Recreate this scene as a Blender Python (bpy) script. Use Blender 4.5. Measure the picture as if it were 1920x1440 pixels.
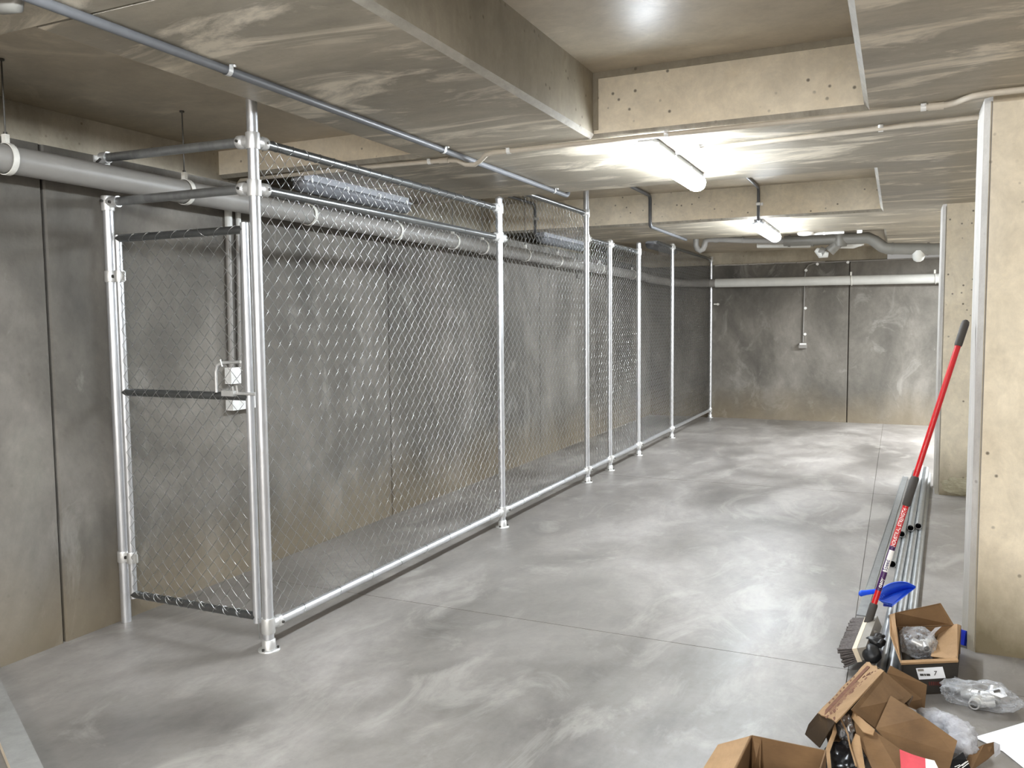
import bpy, bmesh, math, random
import numpy as np
from mathutils import Vector, Matrix, noise
random.seed(7); np.random.seed(7)
PI = math.pi
for o in list(bpy.data.objects): bpy.data.objects.remove(o)
S = bpy.context.scene
COL = S.collection

# ------------------------------------------------------------------ camera
F_PX, YAW, PITCH, ROLL, EYE = 1559.2, math.radians(24.883), math.radians(-4.2645), math.radians(-0.553), 1.5
fw = Vector((-math.sin(YAW)*math.cos(PITCH), math.cos(YAW)*math.cos(PITCH), math.sin(PITCH)))
rt0 = Vector((math.cos(YAW), math.sin(YAW), 0)); up0 = rt0.cross(fw)
RT = rt0*math.cos(ROLL) + up0*math.sin(ROLL); UP = -rt0*math.sin(ROLL) + up0*math.cos(ROLL)
EYEV = Vector((0, 0, EYE))
cam = bpy.data.cameras.new('camera'); camo = bpy.data.objects.new('camera', cam); COL.objects.link(camo)
cam.sensor_width = 36; cam.lens = F_PX/1920*36; cam.clip_start = .05; cam.clip_end = 100
camo.matrix_world = Matrix(((RT.x, UP.x, -fw.x, 0), (RT.y, UP.y, -fw.y, 0), (RT.z, UP.z, -fw.z, EYE), (0, 0, 0, 1)))
S.camera = camo

def at(px, py, x=None, y=None, z=None):
    """world point seen at a pixel of the photograph, on the plane x=, y= or z="""
    d = fw + RT*((px-960)/F_PX) + UP*((720-py)/F_PX)
    if x is not None: t = x/d.x
    elif y is not None: t = y/d.y
    else: t = (z-EYE)/d.z
    return EYEV + d*t

# ------------------------------------------------------------------ world, lights, exposure
W = bpy.data.worlds.new('world'); S.world = W; W.use_nodes = True
W.node_tree.nodes['Background'].inputs[0].default_value = (1, .97, .92, 1)
W.node_tree.nodes['Background'].inputs[1].default_value = .3
S.view_settings.view_transform = 'Standard'; S.view_settings.look = 'None'
S.view_settings.gamma = 1; S.view_settings.use_curve_mapping = False
S.view_settings.exposure = 0.2
LAMP_E = 165.0
def area(name, loc, rot, sx, sy, power, color):
    l = bpy.data.lights.new(name, 'AREA'); l.shape = 'RECTANGLE'; l.size = sx; l.size_y = sy
    l.energy = power; l.color = color
    o = bpy.data.objects.new(name, l); COL.objects.link(o); o.location = loc; o.rotation_euler = rot
    return o
# warm area light added behind the camera to stand in for daylight
area('rear_daylight_fill', (-.3, -3.6, 1.9), (math.radians(97), 0, 0), 5.5, 1.0, 230, (1, .945, .88))
# unseen lights added on the right, the strongest to brighten the end wall
area('side_fill_light', (2.6, 2.2, 2.36), (0, 0, 0), .3, 2.6, 40, (.95, .98, 1))
area('side_fill_light', (2.1, 11.0, 2.38), (0, 0, 0), 2.4, .25, 420, (.93, .97, 1))
area('side_fill_light', (2.6, 8.6, 2.36), (0, 0, 0), .3, 2.6, 100, (.93, .97, 1))

# ------------------------------------------------------------------ materials
def lin(c): return tuple(((v/255)/12.92 if v/255 <= .04045 else ((v/255+.055)/1.055)**2.4) for v in c)+(1,)
class NT:
    def __init__(s, name):
        s.m = bpy.data.materials.new(name); s.m.use_nodes = True; s.t = s.m.node_tree
        s.p = s.t.nodes['Principled BSDF']; s.out = s.t.nodes['Material Output']
    def n(s, t, **k):
        nd = s.t.nodes.new(t)
        for a, b in k.items():
            if a.startswith('i_'):
                nm = a[2:].replace('_', ' ')
                nd.inputs[nm].default_value = b
            else: setattr(nd, a, b)
        return nd
    def l(s, a, b): s.t.links.new(a, b)
    def coords(s, sc=(1, 1, 1), loc=(0, 0, 0)):
        tc = s.n('ShaderNodeTexCoord'); mp = s.n('ShaderNodeMapping'); mp.inputs['Scale'].default_value = sc
        mp.inputs['Location'].default_value = loc
        s.l(tc.outputs['Object'], mp.inputs['Vector']); return mp.outputs[0]
    def noise(s, vec, scale, detail=6, rough=.6, dist=0):
        nd = s.n('ShaderNodeTexNoise'); nd.inputs['Scale'].default_value = scale; nd.inputs['Detail'].default_value = detail
        nd.inputs['Roughness'].default_value = rough; nd.inputs['Distortion'].default_value = dist
        s.l(vec, nd.inputs['Vector']); return nd.outputs[0]
    def ramp(s, fac, stops):
        r = s.n('ShaderNodeValToRGB'); e = r.color_ramp.elements
        while len(e) < len(stops): e.new(.5)
        for i, (p, c) in enumerate(stops):
            e[i].position = p; e[i].color = c if len(c) == 4 else c+(1,)
        s.l(fac, r.inputs[0]); return r.outputs[0]
    def val(s, fac, a, b, lo=0, hi=1):
        r = s.n('ShaderNodeMapRange'); r.inputs[1].default_value = a; r.inputs[2].default_value = b
        r.inputs[3].default_value = lo; r.inputs[4].default_value = hi; s.l(fac, r.inputs[0]); return r.outputs[0]
    def mix(s, fac, a, b, mode='MIX'):
        m = s.n('ShaderNodeMix', data_type='RGBA', blend_type=mode)
        for sock, v in ((m.inputs[0], fac), (m.inputs[6], a), (m.inputs[7], b)):
            if hasattr(v, 'is_linked') or hasattr(v, 'links'): s.l(v, sock)
            else: sock.default_value = v
        return m.outputs[2]
    def math(s, op, a, b=0.0):
        m = s.n('ShaderNodeMath', operation=op)
        for i, v in enumerate((a, b)):
            if hasattr(v, 'links'): s.l(v, m.inputs[i])
            else: m.inputs[i].default_value = v
        return m.outputs[0]
    def bump(s, h, strength=.3, dist=.01):
        b = s.n('ShaderNodeBump'); b.inputs['Strength'].default_value = strength; b.inputs['Distance'].default_value = dist
        s.l(h, b.inputs['Height']); s.l(b.outputs[0], s.p.inputs['Normal'])

def concrete(name, dark, mid, light, sc=(1, 1, 1), big=1.1, smear=None, smear_amt=.6, smear_lo=.56, pits=.35, rough=(.6, .85), foot=None, spec=.4, pitcol=(70, 60, 48), bump=.25):
    m = NT(name); v = m.coords(sc); v1 = m.coords((1, 1, 1))
    a = m.noise(v, big, 8, .62, .5)
    col = m.ramp(a, [(.3, lin(dark)), (.5, lin(mid)), (.7, lin(light))])
    fine = m.noise(v1, 28, 6, .7)
    col = m.mix(.35, col, m.ramp(fine, [(.3, (.72, .72, .72)), (.7, (1, 1, 1))]), 'MULTIPLY')
    med = m.noise(v, 6.5, 10, .72, .4)
    col = m.mix(.8, col, m.ramp(med, [(.34, (.80, .80, .80)), (.66, (1.08, 1.08, 1.08))]), 'MULTIPLY')
    if smear:
        v2 = m.coords(tuple(c*1.0 for c in sc), (3.7, 9.1, 1.3))
        b = m.noise(v2, big*2.3, 10, .68, 1.2)
        f = m.math('MULTIPLY', m.val(b, smear_lo, smear_lo+.12), smear_amt)
        col = m.mix(f, col, lin(smear))
    if foot:
        tc = m.n('ShaderNodeTexCoord'); sp = m.n('ShaderNodeSeparateXYZ'); m.l(tc.outputs['Object'], sp.inputs[0])
        z = m.math('SUBTRACT', sp.outputs[2], m.math('MULTIPLY', m.noise(m.coords((1, 1, .5), (5, 2, 0)), 1.6, 7, .6), .75))
        f = m.math('MULTIPLY', m.val(z, .12, -.33), foot[1])
        col = m.mix(f, col, lin(foot[0]))
    if pits:
        vo = m.n('ShaderNodeTexVoronoi'); vo.inputs['Scale'].default_value = 15; m.l(v1, vo.inputs['Vector'])
        vo.inputs['Randomness'].default_value = 1
        mask = m.val(m.noise(v1, 2.2, 3), .46, .54)
        f = m.math('MULTIPLY', m.math('MULTIPLY', m.val(vo.outputs['Distance'], .15, .07), mask), pits)
        col = m.mix(f, col, lin(pitcol))
    m.l(col, m.p.inputs['Base Color'])
    m.l(m.val(a, .3, .7, rough[0], rough[1]), m.p.inputs['Roughness'])
    m.p.inputs['Specular IOR Level'].default_value = spec
    m.bump(m.noise(v1, 9, 10, .7), bump, .02)
    return m.m
def plain(name, c, rough=.5, metal=0, var=.12, scale=20, spec=.5, **k):
    m = NT(name); v = m.coords()
    a = m.noise(v, scale, 5, .6)
    base = lin(c)
    col = m.ramp(a, [(.3, tuple(x*(1-var) for x in base[:3])+(1,)), (.7, tuple(min(1, x*(1+var)) for x in base[:3])+(1,))])
    m.l(col, m.p.inputs['Base Color']); m.p.inputs['Roughness'].default_value = rough
    m.p.inputs['Metallic'].default_value = metal; m.p.inputs['Specular IOR Level'].default_value = spec
    for a_, b_ in k.items(): m.p.inputs[a_.replace('_', ' ')].default_value = b_
    return m.m
def galv(name, base, rough, sc=60, var=.25, metal=.85):
    m = NT(name); v = m.coords((1, 1, .35))
    vo = m.n('ShaderNodeTexVoronoi'); vo.inputs['Scale'].default_value = sc; m.l(v, vo.inputs['Vector'])
    a = m.noise(v, 14, 6, .7)
    b = lin(base)[:3]
    f = m.math('ADD', m.math('MULTIPLY', vo.outputs['Color'], .3), m.math('MULTIPLY', a, .7))
    m.l(m.ramp(f, [(.2, tuple(x*(1-var) for x in b)), (.8, tuple(min(1, x*(1+var)) for x in b))]), m.p.inputs['Base Color'])
    m.l(m.val(f, .2, .8, rough-.05, rough+.06), m.p.inputs['Roughness']); m.p.inputs['Metallic'].default_value = metal
    return m.m

M = {}
M['soffit'] = concrete('soffit_concrete', (140, 131, 115), (166, 157, 139), (186, 176, 157), (.5, 1.6, 1), .9, smear=(232, 221, 200), smear_amt=.85, smear_lo=.51, pits=.1, rough=(.32, .6), spec=.5, bump=.12)
M['coffer'] = concrete('coffer_slab_concrete', (158, 147, 128), (184, 172, 152), (204, 193, 172), (.8, 1, 1), .9, smear=(222, 210, 188), smear_amt=.6, smear_lo=.57, pits=.1, rough=(.28, .5), spec=.5, bump=.1)
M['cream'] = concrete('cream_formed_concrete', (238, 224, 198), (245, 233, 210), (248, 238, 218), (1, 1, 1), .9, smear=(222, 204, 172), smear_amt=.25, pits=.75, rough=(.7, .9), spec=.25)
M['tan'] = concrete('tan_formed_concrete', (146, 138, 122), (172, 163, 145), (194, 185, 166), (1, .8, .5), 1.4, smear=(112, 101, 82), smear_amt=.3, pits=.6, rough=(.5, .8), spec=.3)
M['chamfer'] = concrete('pale_chamfer_concrete', (150, 144, 132), (170, 164, 151), (190, 184, 172), (3, 1, 1), 3, pits=.4)
M['wall'] = concrete('grey_precast_concrete', (78, 75, 70), (110, 106, 99), (144, 139, 131), (1, .9, .6), 1.1, smear=(166, 163, 156), smear_amt=.4, pits=.2, rough=(.6, .85), foot=((136, 122, 98), .5), spec=.3, pitcol=(84, 78, 68))
M['seam'] = plain('dark_joint_sealant', (52, 46, 38), .8)
M['floor'] = concrete('power_floated_floor', (101, 97, 93), (137, 132, 127), (168, 163, 158), (1.3, .7, 1), .8, smear=(178, 174, 167), smear_amt=.4, smear_lo=.53, pits=.12, rough=(.3, .55), spec=.5, bump=.05)
M['groove'] = plain('saw_cut_groove', (84, 78, 70), .9)
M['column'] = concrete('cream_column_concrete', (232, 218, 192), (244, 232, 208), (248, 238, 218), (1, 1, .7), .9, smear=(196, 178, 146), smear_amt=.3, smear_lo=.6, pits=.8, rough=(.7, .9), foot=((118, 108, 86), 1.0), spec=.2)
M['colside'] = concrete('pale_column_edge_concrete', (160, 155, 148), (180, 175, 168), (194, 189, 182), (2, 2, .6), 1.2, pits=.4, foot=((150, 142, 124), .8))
M['patch'] = concrete('rough_mortar_patch', (150, 142, 118), (172, 164, 138), (190, 184, 160), (1, 1, 1), 8, pits=.9)
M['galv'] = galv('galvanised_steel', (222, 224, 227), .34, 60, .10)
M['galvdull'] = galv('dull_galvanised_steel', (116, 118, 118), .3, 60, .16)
M['galvmid'] = galv('weathered_galvanised_steel', (158, 160, 160), .42, 50, .22)
M['cast'] = galv('cast_silver_clamp', (220, 220, 218), .42, 40, .12, .7)
M['wire'] = plain('galvanised_wire', (172, 173, 172), .28, .9, .1, 60)
M['bolt'] = plain('dark_bolt', (90, 88, 84), .5, .8)
M['pvc'] = plain('grey_drain_pipe_plastic', (142, 139, 134), .42, 0, .1, 6)
M['pvcback'] = plain('white_drain_pipe_plastic', (205, 205, 200), .42, 0, .06, 6)
M['pvcgrey'] = plain('dusty_grey_duct_plastic', (118, 116, 110), .45, 0, .1, 6)
M['strap'] = plain('white_plastic_strap', (222, 220, 212), .5)
M['conduit'] = plain('beige_conduit', (205, 196, 180), .5, 0, .06)
M['greycond'] = plain('grey_conduit', (92, 93, 95), .42, 0, .08)
M['whiteplas'] = plain('white_plastic', (238, 238, 235), .4)
M['lamphouse'] = plain('grey_lamp_housing', (150, 152, 156), .5)
M['lampoff'] = plain('unlit_frosted_diffuser', (104, 106, 110), .35)
def emit(name, c, e):
    m = NT(name); m.p.inputs['Base Color'].default_value = lin((240, 240, 240)); m.p.inputs['Roughness'].default_value = .4
    m.p.inputs['Emission Color'].default_value = c; m.p.inputs['Emission Strength'].default_value = e; return m.m
M['lampon'] = emit('lit_diffuser', (.86, .93, 1, 1), LAMP_E)
M['red'] = plain('red_enamel', (188, 20, 26), .32, 0, .08)
M['rubber'] = plain('dark_grey_rubber', (62, 58, 54), .7)
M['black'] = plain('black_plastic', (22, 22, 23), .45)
M['bristle'] = plain('grey_bristles', (92, 86, 84), .9, 0, .35, 120)
M['wood'] = plain('pale_wood', (214, 200, 176), .6, 0, .1, 12)
M['sleeve'] = plain('grey_broom_bracket', (128, 122, 112), .5)
M['blue'] = plain('blue_plastic', (36, 92, 230), .5, 0, .05)
M['bluedark'] = plain('dark_blue_wrapper', (24, 44, 160), .35)
M['purple'] = plain('purple_label', (62, 26, 78), .4)
M['white'] = plain('white_print', (240, 238, 234), .5, 0, .02)
M['bluetext'] = plain('navy_print', (40, 36, 96), .5)
def card(name, a, b, sc=6):
    m = NT(name); v = m.coords(); n1 = m.noise(v, sc, 6, .6, .3); n2 = m.noise(m.coords((1, 1, 14)), 30, 2)
    col = m.ramp(n1, [(.3, lin(a)), (.7, lin(b))]); col = m.mix(.15, col, m.ramp(n2, [(.3, (.7, .7, .7)), (.7, (1.2, 1.2, 1.2))]), 'MULTIPLY')
    m.l(col, m.p.inputs['Base Color']); m.p.inputs['Roughness'].default_value = .85; m.bump(n1, .2, .01); return m.m
M['card'] = card('brown_cardboard', (98, 73, 46), (124, 95, 63))  # cardboard tones cut darker, putting the shade of this corner into the colour
M['cardlight'] = card('light_cardboard', (146, 115, 80), (170, 137, 100))
M['carddark'] = card('deep_brown_cardboard', (66, 50, 34), (84, 66, 44))
M['cardblack'] = card('black_printed_cardboard', (34, 30, 26), (50, 45, 38))
M['print'] = plain('faded_brown_print', (112, 72, 50), .85, 0, .3, 90)
M['print2'] = plain('dark_red_print', (92, 40, 34), .85)
M['paper'] = plain('white_paper', (240, 241, 244), .8, 0, .02)
M['pinkpaper'] = plain('pink_paper', (214, 82, 92), .8, 0, .08)
M['foil'] = plain('silver_foil', (215, 216, 220), .25, .9, .2, 30)
M['board'] = concrete('grey_steel_board', (128, 127, 124), (144, 143, 140), (158, 157, 154), (1, 1, 1), 5, pits=0, rough=(.4, .6))
M['boardedge'] = plain('lit_board_edge', (216, 204, 186), .7)  # side face of the board, its lit brightness put into the colour
def film(name, tint, tr, rough=.18):
    m = NT(name); t = m.n('ShaderNodeBsdfTransparent'); mx = m.n('ShaderNodeMixShader')
    lw = m.n('ShaderNodeLayerWeight'); lw.inputs[0].default_value = .35
    f = m.val(lw.outputs['Facing'], 0, 1, 1-tr, 1)
    m.p.inputs['Base Color'].default_value = lin(tint); m.p.inputs['Roughness'].default_value = rough
    m.p.inputs['Specular IOR Level'].default_value = .9
    m.bump(m.noise(m.coords(), 26, 6, .6, 1.5), .7, .02)
    m.l(f, mx.inputs[0]); m.l(t.outputs[0], mx.inputs[1]); m.l(m.p.outputs[0], mx.inputs[2]); m.l(mx.outputs[0], m.out.inputs[0])
    return m.m
M['film'] = film('clear_plastic_film', (200, 203, 207), .88, .08)
M['filmwhite'] = film('milky_plastic_film', (206, 206, 210), .4, .14)
M['blackfilm'] = plain('black_plastic_film', (24, 24, 26), .25)

# ------------------------------------------------------------------ mesh builder
class MB:
    def __init__(s): s.v = []; s.f = []; s.mi = []; s.sm = []
    def add(s, vs, fs, mi=0, smooth=False):
        b = len(s.v); s.v += [tuple(x) for x in vs]
        for f in fs:
            s.f.append(tuple(i+b for i in f)); s.mi.append(mi); s.sm.append(smooth)
        return s
    def box(s, x0, x1, y0, y1, z0, z1, mi=0, mt=None):
        vs = [Vector(p) for p in ((x0,y0,z0),(x1,y0,z0),(x1,y1,z0),(x0,y1,z0),(x0,y0,z1),(x1,y0,z1),(x1,y1,z1),(x0,y1,z1))]
        if mt: vs = [mt @ v for v in vs]
        return s.add(vs, [(3,2,1,0),(4,5,6,7),(0,1,5,4),(1,2,6,5),(2,3,7,6),(3,0,4,7)], mi)
    def tube(s, pts, r, seg=12, caps=True, mi=0, closed=False, r2=None):
        pts = [Vector(p) for p in pts]; n = len(pts); rs = r if isinstance(r, (list, tuple)) else [r]*n
        ref = None; vs = []
        for i, p in enumerate(pts):
            if closed: t = pts[(i+1) % n]-pts[i-1]
            else: t = pts[min(i+1, n-1)]-pts[max(i-1, 0)]
            t.normalize()
            if ref is None:
                ref = Vector((0, 0, 1)) if abs(t.z) < .9 else Vector((1, 0, 0))
                ref = (ref - t*ref.dot(t)).normalized()
            else: ref = (ref - t*ref.dot(t)).normalized()
            b = t.cross(ref)
            for k in range(seg):
                a = 2*PI*k/seg; vs.append(p + (ref*math.cos(a)+b*math.sin(a)*(r2 or 1))*rs[i])
        fs = []
        for i in range(n if closed else n-1):
            j = (i+1) % n
            for k in range(seg):
                l = (k+1) % seg; fs.append((i*seg+k, i*seg+l, j*seg+l, j*seg+k))
        s.add(vs, fs, mi, True)
        if caps and not closed:
            b0 = len(s.v)
            s.add(vs[:seg], [tuple(range(seg))[::-1]], mi); s.add(vs[-seg:], [tuple(range(seg))], mi)
        return s
    def hollow(s, a, b, r, ri, seg=16, mi=0, mi_in=0, depth=.12):
        """open-ended pipe: outer wall, ring faces and a bore at end a; capped at b"""
        a = Vector(a); b = Vector(b); t = (b-a).normalized()
        s.tube([a, b], r, seg, False, mi); s.tube([a+t*depth, a], ri, seg, False, mi_in)
        ref = Vector((0,0,1)); ref = (ref-t*ref.dot(t)).normalized(); bb = t.cross(ref)
        for c, sg in ((a, 1), (b, -1)):
            o = []; i_ = []
            for k in range(seg):
                an = 2*PI*k/seg; d = ref*math.cos(an)+bb*math.sin(an); o.append(c+d*r); i_.append(c+d*ri)
            s.add(o+i_, [(k, (k+1) % seg, seg+(k+1) % seg, seg+k)[::sg] for k in range(seg)], mi)
        e = a+t*depth; s.add([e+(ref*math.cos(2*PI*k/seg)+bb*math.sin(2*PI*k/seg))*ri for k in range(seg)], [tuple(range(seg))], mi_in)
        e = b; s.add([e+(ref*math.cos(2*PI*k/seg)+bb*math.sin(2*PI*k/seg))*ri for k in range(seg)], [tuple(range(seg))], mi_in)
        return s
    def slab(s, poly, th, mi=0, mis=None):
        """a flat or slightly bent polygon given thickness along its normal"""
        poly = [Vector(p) for p in poly]; n = Vector((0, 0, 0))
        for i in range(len(poly)): n += poly[i].cross(poly[(i+1) % len(poly)])
        n.normalize(); k = len(poly); c = sum(poly, Vector((0, 0, 0)))/k
        if n.dot(EYEV-c) < 0: n = -n            # the outline given is the upper side, thickness goes below it
        vs = poly+[p-n*th for p in poly]
        s.add(vs, [tuple(range(k))], mi); s.add(vs, [tuple(range(k, 2*k))[::-1]], mi)
        s.add(vs, [(i, i+k, (i+1) % k+k, (i+1) % k) for i in range(k)], mi if mis is None else mis)
        return s
    def build(s, name, mat, parent=None, kind=None, label=None, cat=None, group=None, recalc=True):
        me = bpy.data.meshes.new(name); me.from_pydata(s.v, [], s.f)
        for m in (mat if isinstance(mat, (list, tuple)) else [mat]): me.materials.append(m if not isinstance(m, str) else M[m])
        me.polygons.foreach_set('material_index', s.mi); me.polygons.foreach_set('use_smooth', s.sm); me.update()
        if recalc:
            bm = bmesh.new(); bm.from_mesh(me); bmesh.ops.recalc_face_normals(bm, faces=bm.faces); bm.to_mesh(me); bm.free()
        o = bpy.data.objects.new(name, me); COL.objects.link(o)
        if parent:
            o.parent = parent; o.matrix_parent_inverse = parent.matrix_world.inverted()
        tag(o, label, cat, group, kind); return o
def tag(o, label=None, cat=None, group=None, kind=None):
    for k, v in (('label', label), ('category', cat), ('group', group), ('kind', kind)):
        if v: o[k] = v
def thing(name, loc, label, cat, group=None, kind=None):
    o = bpy.data.objects.new(name, None); COL.objects.link(o); o.location = loc; o.matrix_world = Matrix.Translation(Vector(loc))
    o.empty_display_size = .1; tag(o, label, cat, group, kind); return o
def arc(c, a, b, r, n=6):
    """quarter bend points around corner c from direction a to direction b"""
    c = Vector(c); a = Vector(a); b = Vector(b); o = c+a*r+b*r
    return [o-b*r*math.cos(t)-a*r*math.sin(t) for t in [PI/2*i/n for i in range(n+1)]]
def text_mesh(txt, size, ext=.0006, bold=False, shear=0):
    c = bpy.data.curves.new('lettering', 'FONT'); c.body = txt; c.size = size; c.extrude = ext; c.resolution_u = 2
    c.align_x = 'LEFT'; c.shear = shear; c.offset = size*.012 if bold else 0
    o = bpy.data.objects.new('tmp', c); COL.objects.link(o); dg = bpy.context.evaluated_depsgraph_get(); dg.update()
    me = bpy.data.meshes.new_from_object(o.evaluated_get(dg)); bpy.data.objects.remove(o)
    vs = [v.co.copy() for v in me.vertices]; fs = [tuple(p.vertices) for p in me.polygons]; return vs, fs
def text_on(parent, name, txt, size, origin, ux, uy, mat, ext=.0006, off=.0008, bold=False, shear=0):
    vs, fs = text_mesh(txt, size, ext, bold, shear); ux = Vector(ux).normalized(); uy = Vector(uy); uy = (uy-ux*uy.dot(ux)).normalized(); un = ux.cross(uy)
    mb = MB(); mb.add([Vector(origin)+ux*v.x+uy*v.y+un*(v.z+off) for v in vs], fs); return mb.build(name, mat, parent)

# ------------------------------------------------------------------ dimensions
XF, XW, YB = -2.603, -3.560, 12.908            # fence line, left wall, back wall
ZC, ZW = 2.4425, 2.330                         # beam soffits, top of wall panels
ZT, ZL, Z2, Z3 = 2.770, 2.614, 2.743, 2.52     # slab undersides of the coffers
XL, XK, XB, XR = -3.998, -2.513, -1.449, -.161
B = [(.209, 1.84), (4.159, 5.790), (8.109, 9.751)]
XE, Y0 = 4.2, -4.2
TOP = 2.95

# ------------------------------------------------------------------ structure: floor
fx = [-4.2, -.1620, -.1590, XE+.1]; fy = [Y0, -.2, -.195, 3.742, 3.747, 7.69, 7.695, 11.64, 11.645, 13.1]
mb = MB()
for i in range(len(fx)-1):
    for j in range(len(fy)-1):
        g = (i % 2 == 1) or (j % 2 == 1); z = -.006 if g else 0
        mb.box(fx[i], fx[i+1], fy[j], fy[j+1], -.15, z, 1 if g else 0)
mb.build('floor', ['floor', 'groove'], kind='structure', label='grey power-floated concrete floor with saw-cut joints')

# walls as precast panels with recessed joints
def panel_wall(name, ax, pos, lo, hi, seams, side, z1, label):
    mb = MB()
    if ax == 'x': mb.box(pos-.30*side if side > 0 else pos+.02, pos-.02 if side > 0 else pos+.30, lo, hi, -.1, z1)
    else: mb.box(lo, hi, pos+.02, pos+.30, -.1, z1)
    w = mb.build(name, 'seam', kind='structure', label=label)
    ed = [lo]+seams+[hi]; c = .008; g = .006
    for a, b in zip(ed[:-1], ed[1:]):
        a += g; b -= g; prof = [(a, .02), (a, c), (a+c, 0), (b-c, 0), (b, c), (b, .02)]
        m = MB(); vs = []
        for zz in (-.02, z1-.002):
            for u, d in prof:
                vs.append((pos-d*side, u, zz) if ax == 'x' else (u, pos+d, zz))
        k = len(prof)
        m.add(vs, [(i, (i+1) % k, (i+1) % k+k, i+k) for i in range(k)]+[tuple(range(k))[::-1], tuple(range(k, 2*k))])
        m.build('concrete_panel', 'wall', w)
    return w
panel_wall('wall_left', 'x', XW, Y0, YB+.3, [-3.1, -.25, 2.60, 5.435, 8.41, 11.3], 1, ZW, 'grey precast concrete panel wall behind the mesh cage')
panel_wall('wall_back', 'y', YB, XW-.3, XE, [-.647, 2.25], 1, ZW, 'grey precast concrete end wall of the garage')
mb = MB(); mb.box(XE, XE+.2, Y0, YB+.3, -.1, TOP); mb.build('wall_right', 'wall', kind='structure', label='grey concrete wall of the neighbouring bay')
mb = MB(); mb.box(XL, XE, Y0-.2, Y0, -.1, TOP); mb.build('wall_front', 'wall', kind='structure', label='grey concrete wall behind the viewer')

# ceiling: slabs with cast beams
mb = MB()
mb.box(XL-.4, XE+.2, Y0-.2, YB+.5, TOP, TOP+.15)
mb.box(XL-.01, XK+.2, Y0, B[1][0]+.1, ZL, TOP, 1)
mb.box(XB-.2, XR+.2, Y0, B[1][0]+.1, ZT, TOP, 1)
mb.box(XL-.01, XR+.2, B[1][1]-.1, B[2][0]+.1, Z2, TOP, 1)
mb.box(XL-.01, XR+.2, B[2][1]-.1, YB+.4, Z3, TOP, 1)
ceil = mb.build('ceiling', ['soffit', 'coffer'], kind='structure', label='raw concrete slab ceiling with recessed coffers')
CH = .022
def beam(name, x0, x1, y0, y1, chx0, chx1, chy0, chy1, mats, z0=ZC):
    """box beam; chamfers on the named lower edges; slot 0 soffit, 1 side facing y, 2 side facing x, 3 chamfer"""
    m = MB(); a0 = x0+(CH if chx0 else 0); a1 = x1-(CH if chx1 else 0); b0 = y0+(CH if chy0 else 0); b1 = y1-(CH if chy1 else 0)
    z = z0; zc = z0+CH
    lo = [(a0, b0, z), (a1, b0, z), (a1, b1, z), (a0, b1, z)]
    mid = [(x0, y0, zc), (x1, y0, zc), (x1, y1, zc), (x0, y1, zc)]
    hi = [(x0, y0, TOP), (x1, y0, TOP), (x1, y1, TOP), (x0, y1, TOP)]
    vs = lo+mid+hi
    m.add(vs, [(3, 2, 1, 0)], 0)
    m.add(vs, [(0, 1, 5, 4), (2, 3, 7, 6), (1, 2, 6, 5), (3, 0, 4, 7)], 3)
    m.add(vs, [(4, 5, 9, 8), (6, 7, 11, 10)], 1); m.add(vs, [(5, 6, 10, 9), (7, 4, 8, 11)], 2); m.add(vs, [(8, 9, 10, 11)], 0)
    return m.build(name, mats, ceil)
for y0, y1 in B:
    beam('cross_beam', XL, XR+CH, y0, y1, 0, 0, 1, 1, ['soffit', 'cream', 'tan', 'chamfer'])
beam('long_beam', XR, XE, Y0, YB+.4, 1, 0, 0, 0, ['soffit', 'tan', 'tan', 'chamfer'])
beam('long_beam', XK, XB, B[0][1]-.01, B[1][0]+.01, 1, 1, 0, 0, ['soffit', 'tan', 'tan', 'chamfer'])
beam('long_beam', XK, XB, Y0, B[0][0]+.01, 1, 1, 0, 0, ['soffit', 'tan', 'tan', 'chamfer'])
mb = MB(); mb.box(XL-.3, XL, Y0, YB+.3, ZW-.1, TOP); mb.box(XL, XW-.28, Y0, YB, ZW-.12, ZW-.02)
mb.build('edge_beam', 'tan', ceil)
mb = MB(); mb.box(XL, XR, YB+.012, YB+.3, ZW+.004, TOP); mb.build('edge_beam', 'tan', ceil)
# raised form-board rim around the cream face of the nearest recess
mb = MB(); e = B[1][0]
mb.box(XB, XR, e-.012, e, ZT-.03, ZT); mb.box(XB, XB+.025, e-.012, e, ZC+.04, ZT-.03)
mb.build('form_rim', 'tan', ceil)
# mortar bead along the end wall joint
mb = MB(); x = XF+.05
while x < -1.0:
    l = random.uniform(.12, .4); mb.tube([(x, YB-.004, ZW+random.uniform(-.004, .004)), (x+l/2, YB-.006, ZW+random.uniform(-.004, .004)), (x+l, YB-.004, ZW)], .009, 6); x += l+random.uniform(0, .03)
mb.build('mortar_bead', 'colside', ceil)

# columns
def column(x0, x1, y0, y1, label):
    m = MB(); c = .03
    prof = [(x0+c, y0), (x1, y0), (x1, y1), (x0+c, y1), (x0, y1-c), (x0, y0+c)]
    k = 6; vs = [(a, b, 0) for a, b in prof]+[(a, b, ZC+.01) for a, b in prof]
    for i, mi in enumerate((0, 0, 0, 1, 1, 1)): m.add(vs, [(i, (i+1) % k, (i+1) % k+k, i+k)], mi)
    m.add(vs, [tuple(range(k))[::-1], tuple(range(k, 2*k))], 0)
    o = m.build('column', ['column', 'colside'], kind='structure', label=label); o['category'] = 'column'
    s = MB(); s.box(x0+c-.008, x0+c-.004, y0-.002, y0+.006, .02, ZC-.02); s.build('form_joint', 'tan', o)
    return o
column(.318, 1.5, 4.17, 4.56, 'cream concrete column nearest the viewer, the broom leaning on it')
c2 = column(.318, 1.5, 7.86, 8.30, 'farther grey-cream concrete column, its foot patched with mortar')
bm = bmesh.new(); bmesh.ops.create_icosphere(bm, subdivisions=4, radius=1)
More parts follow.
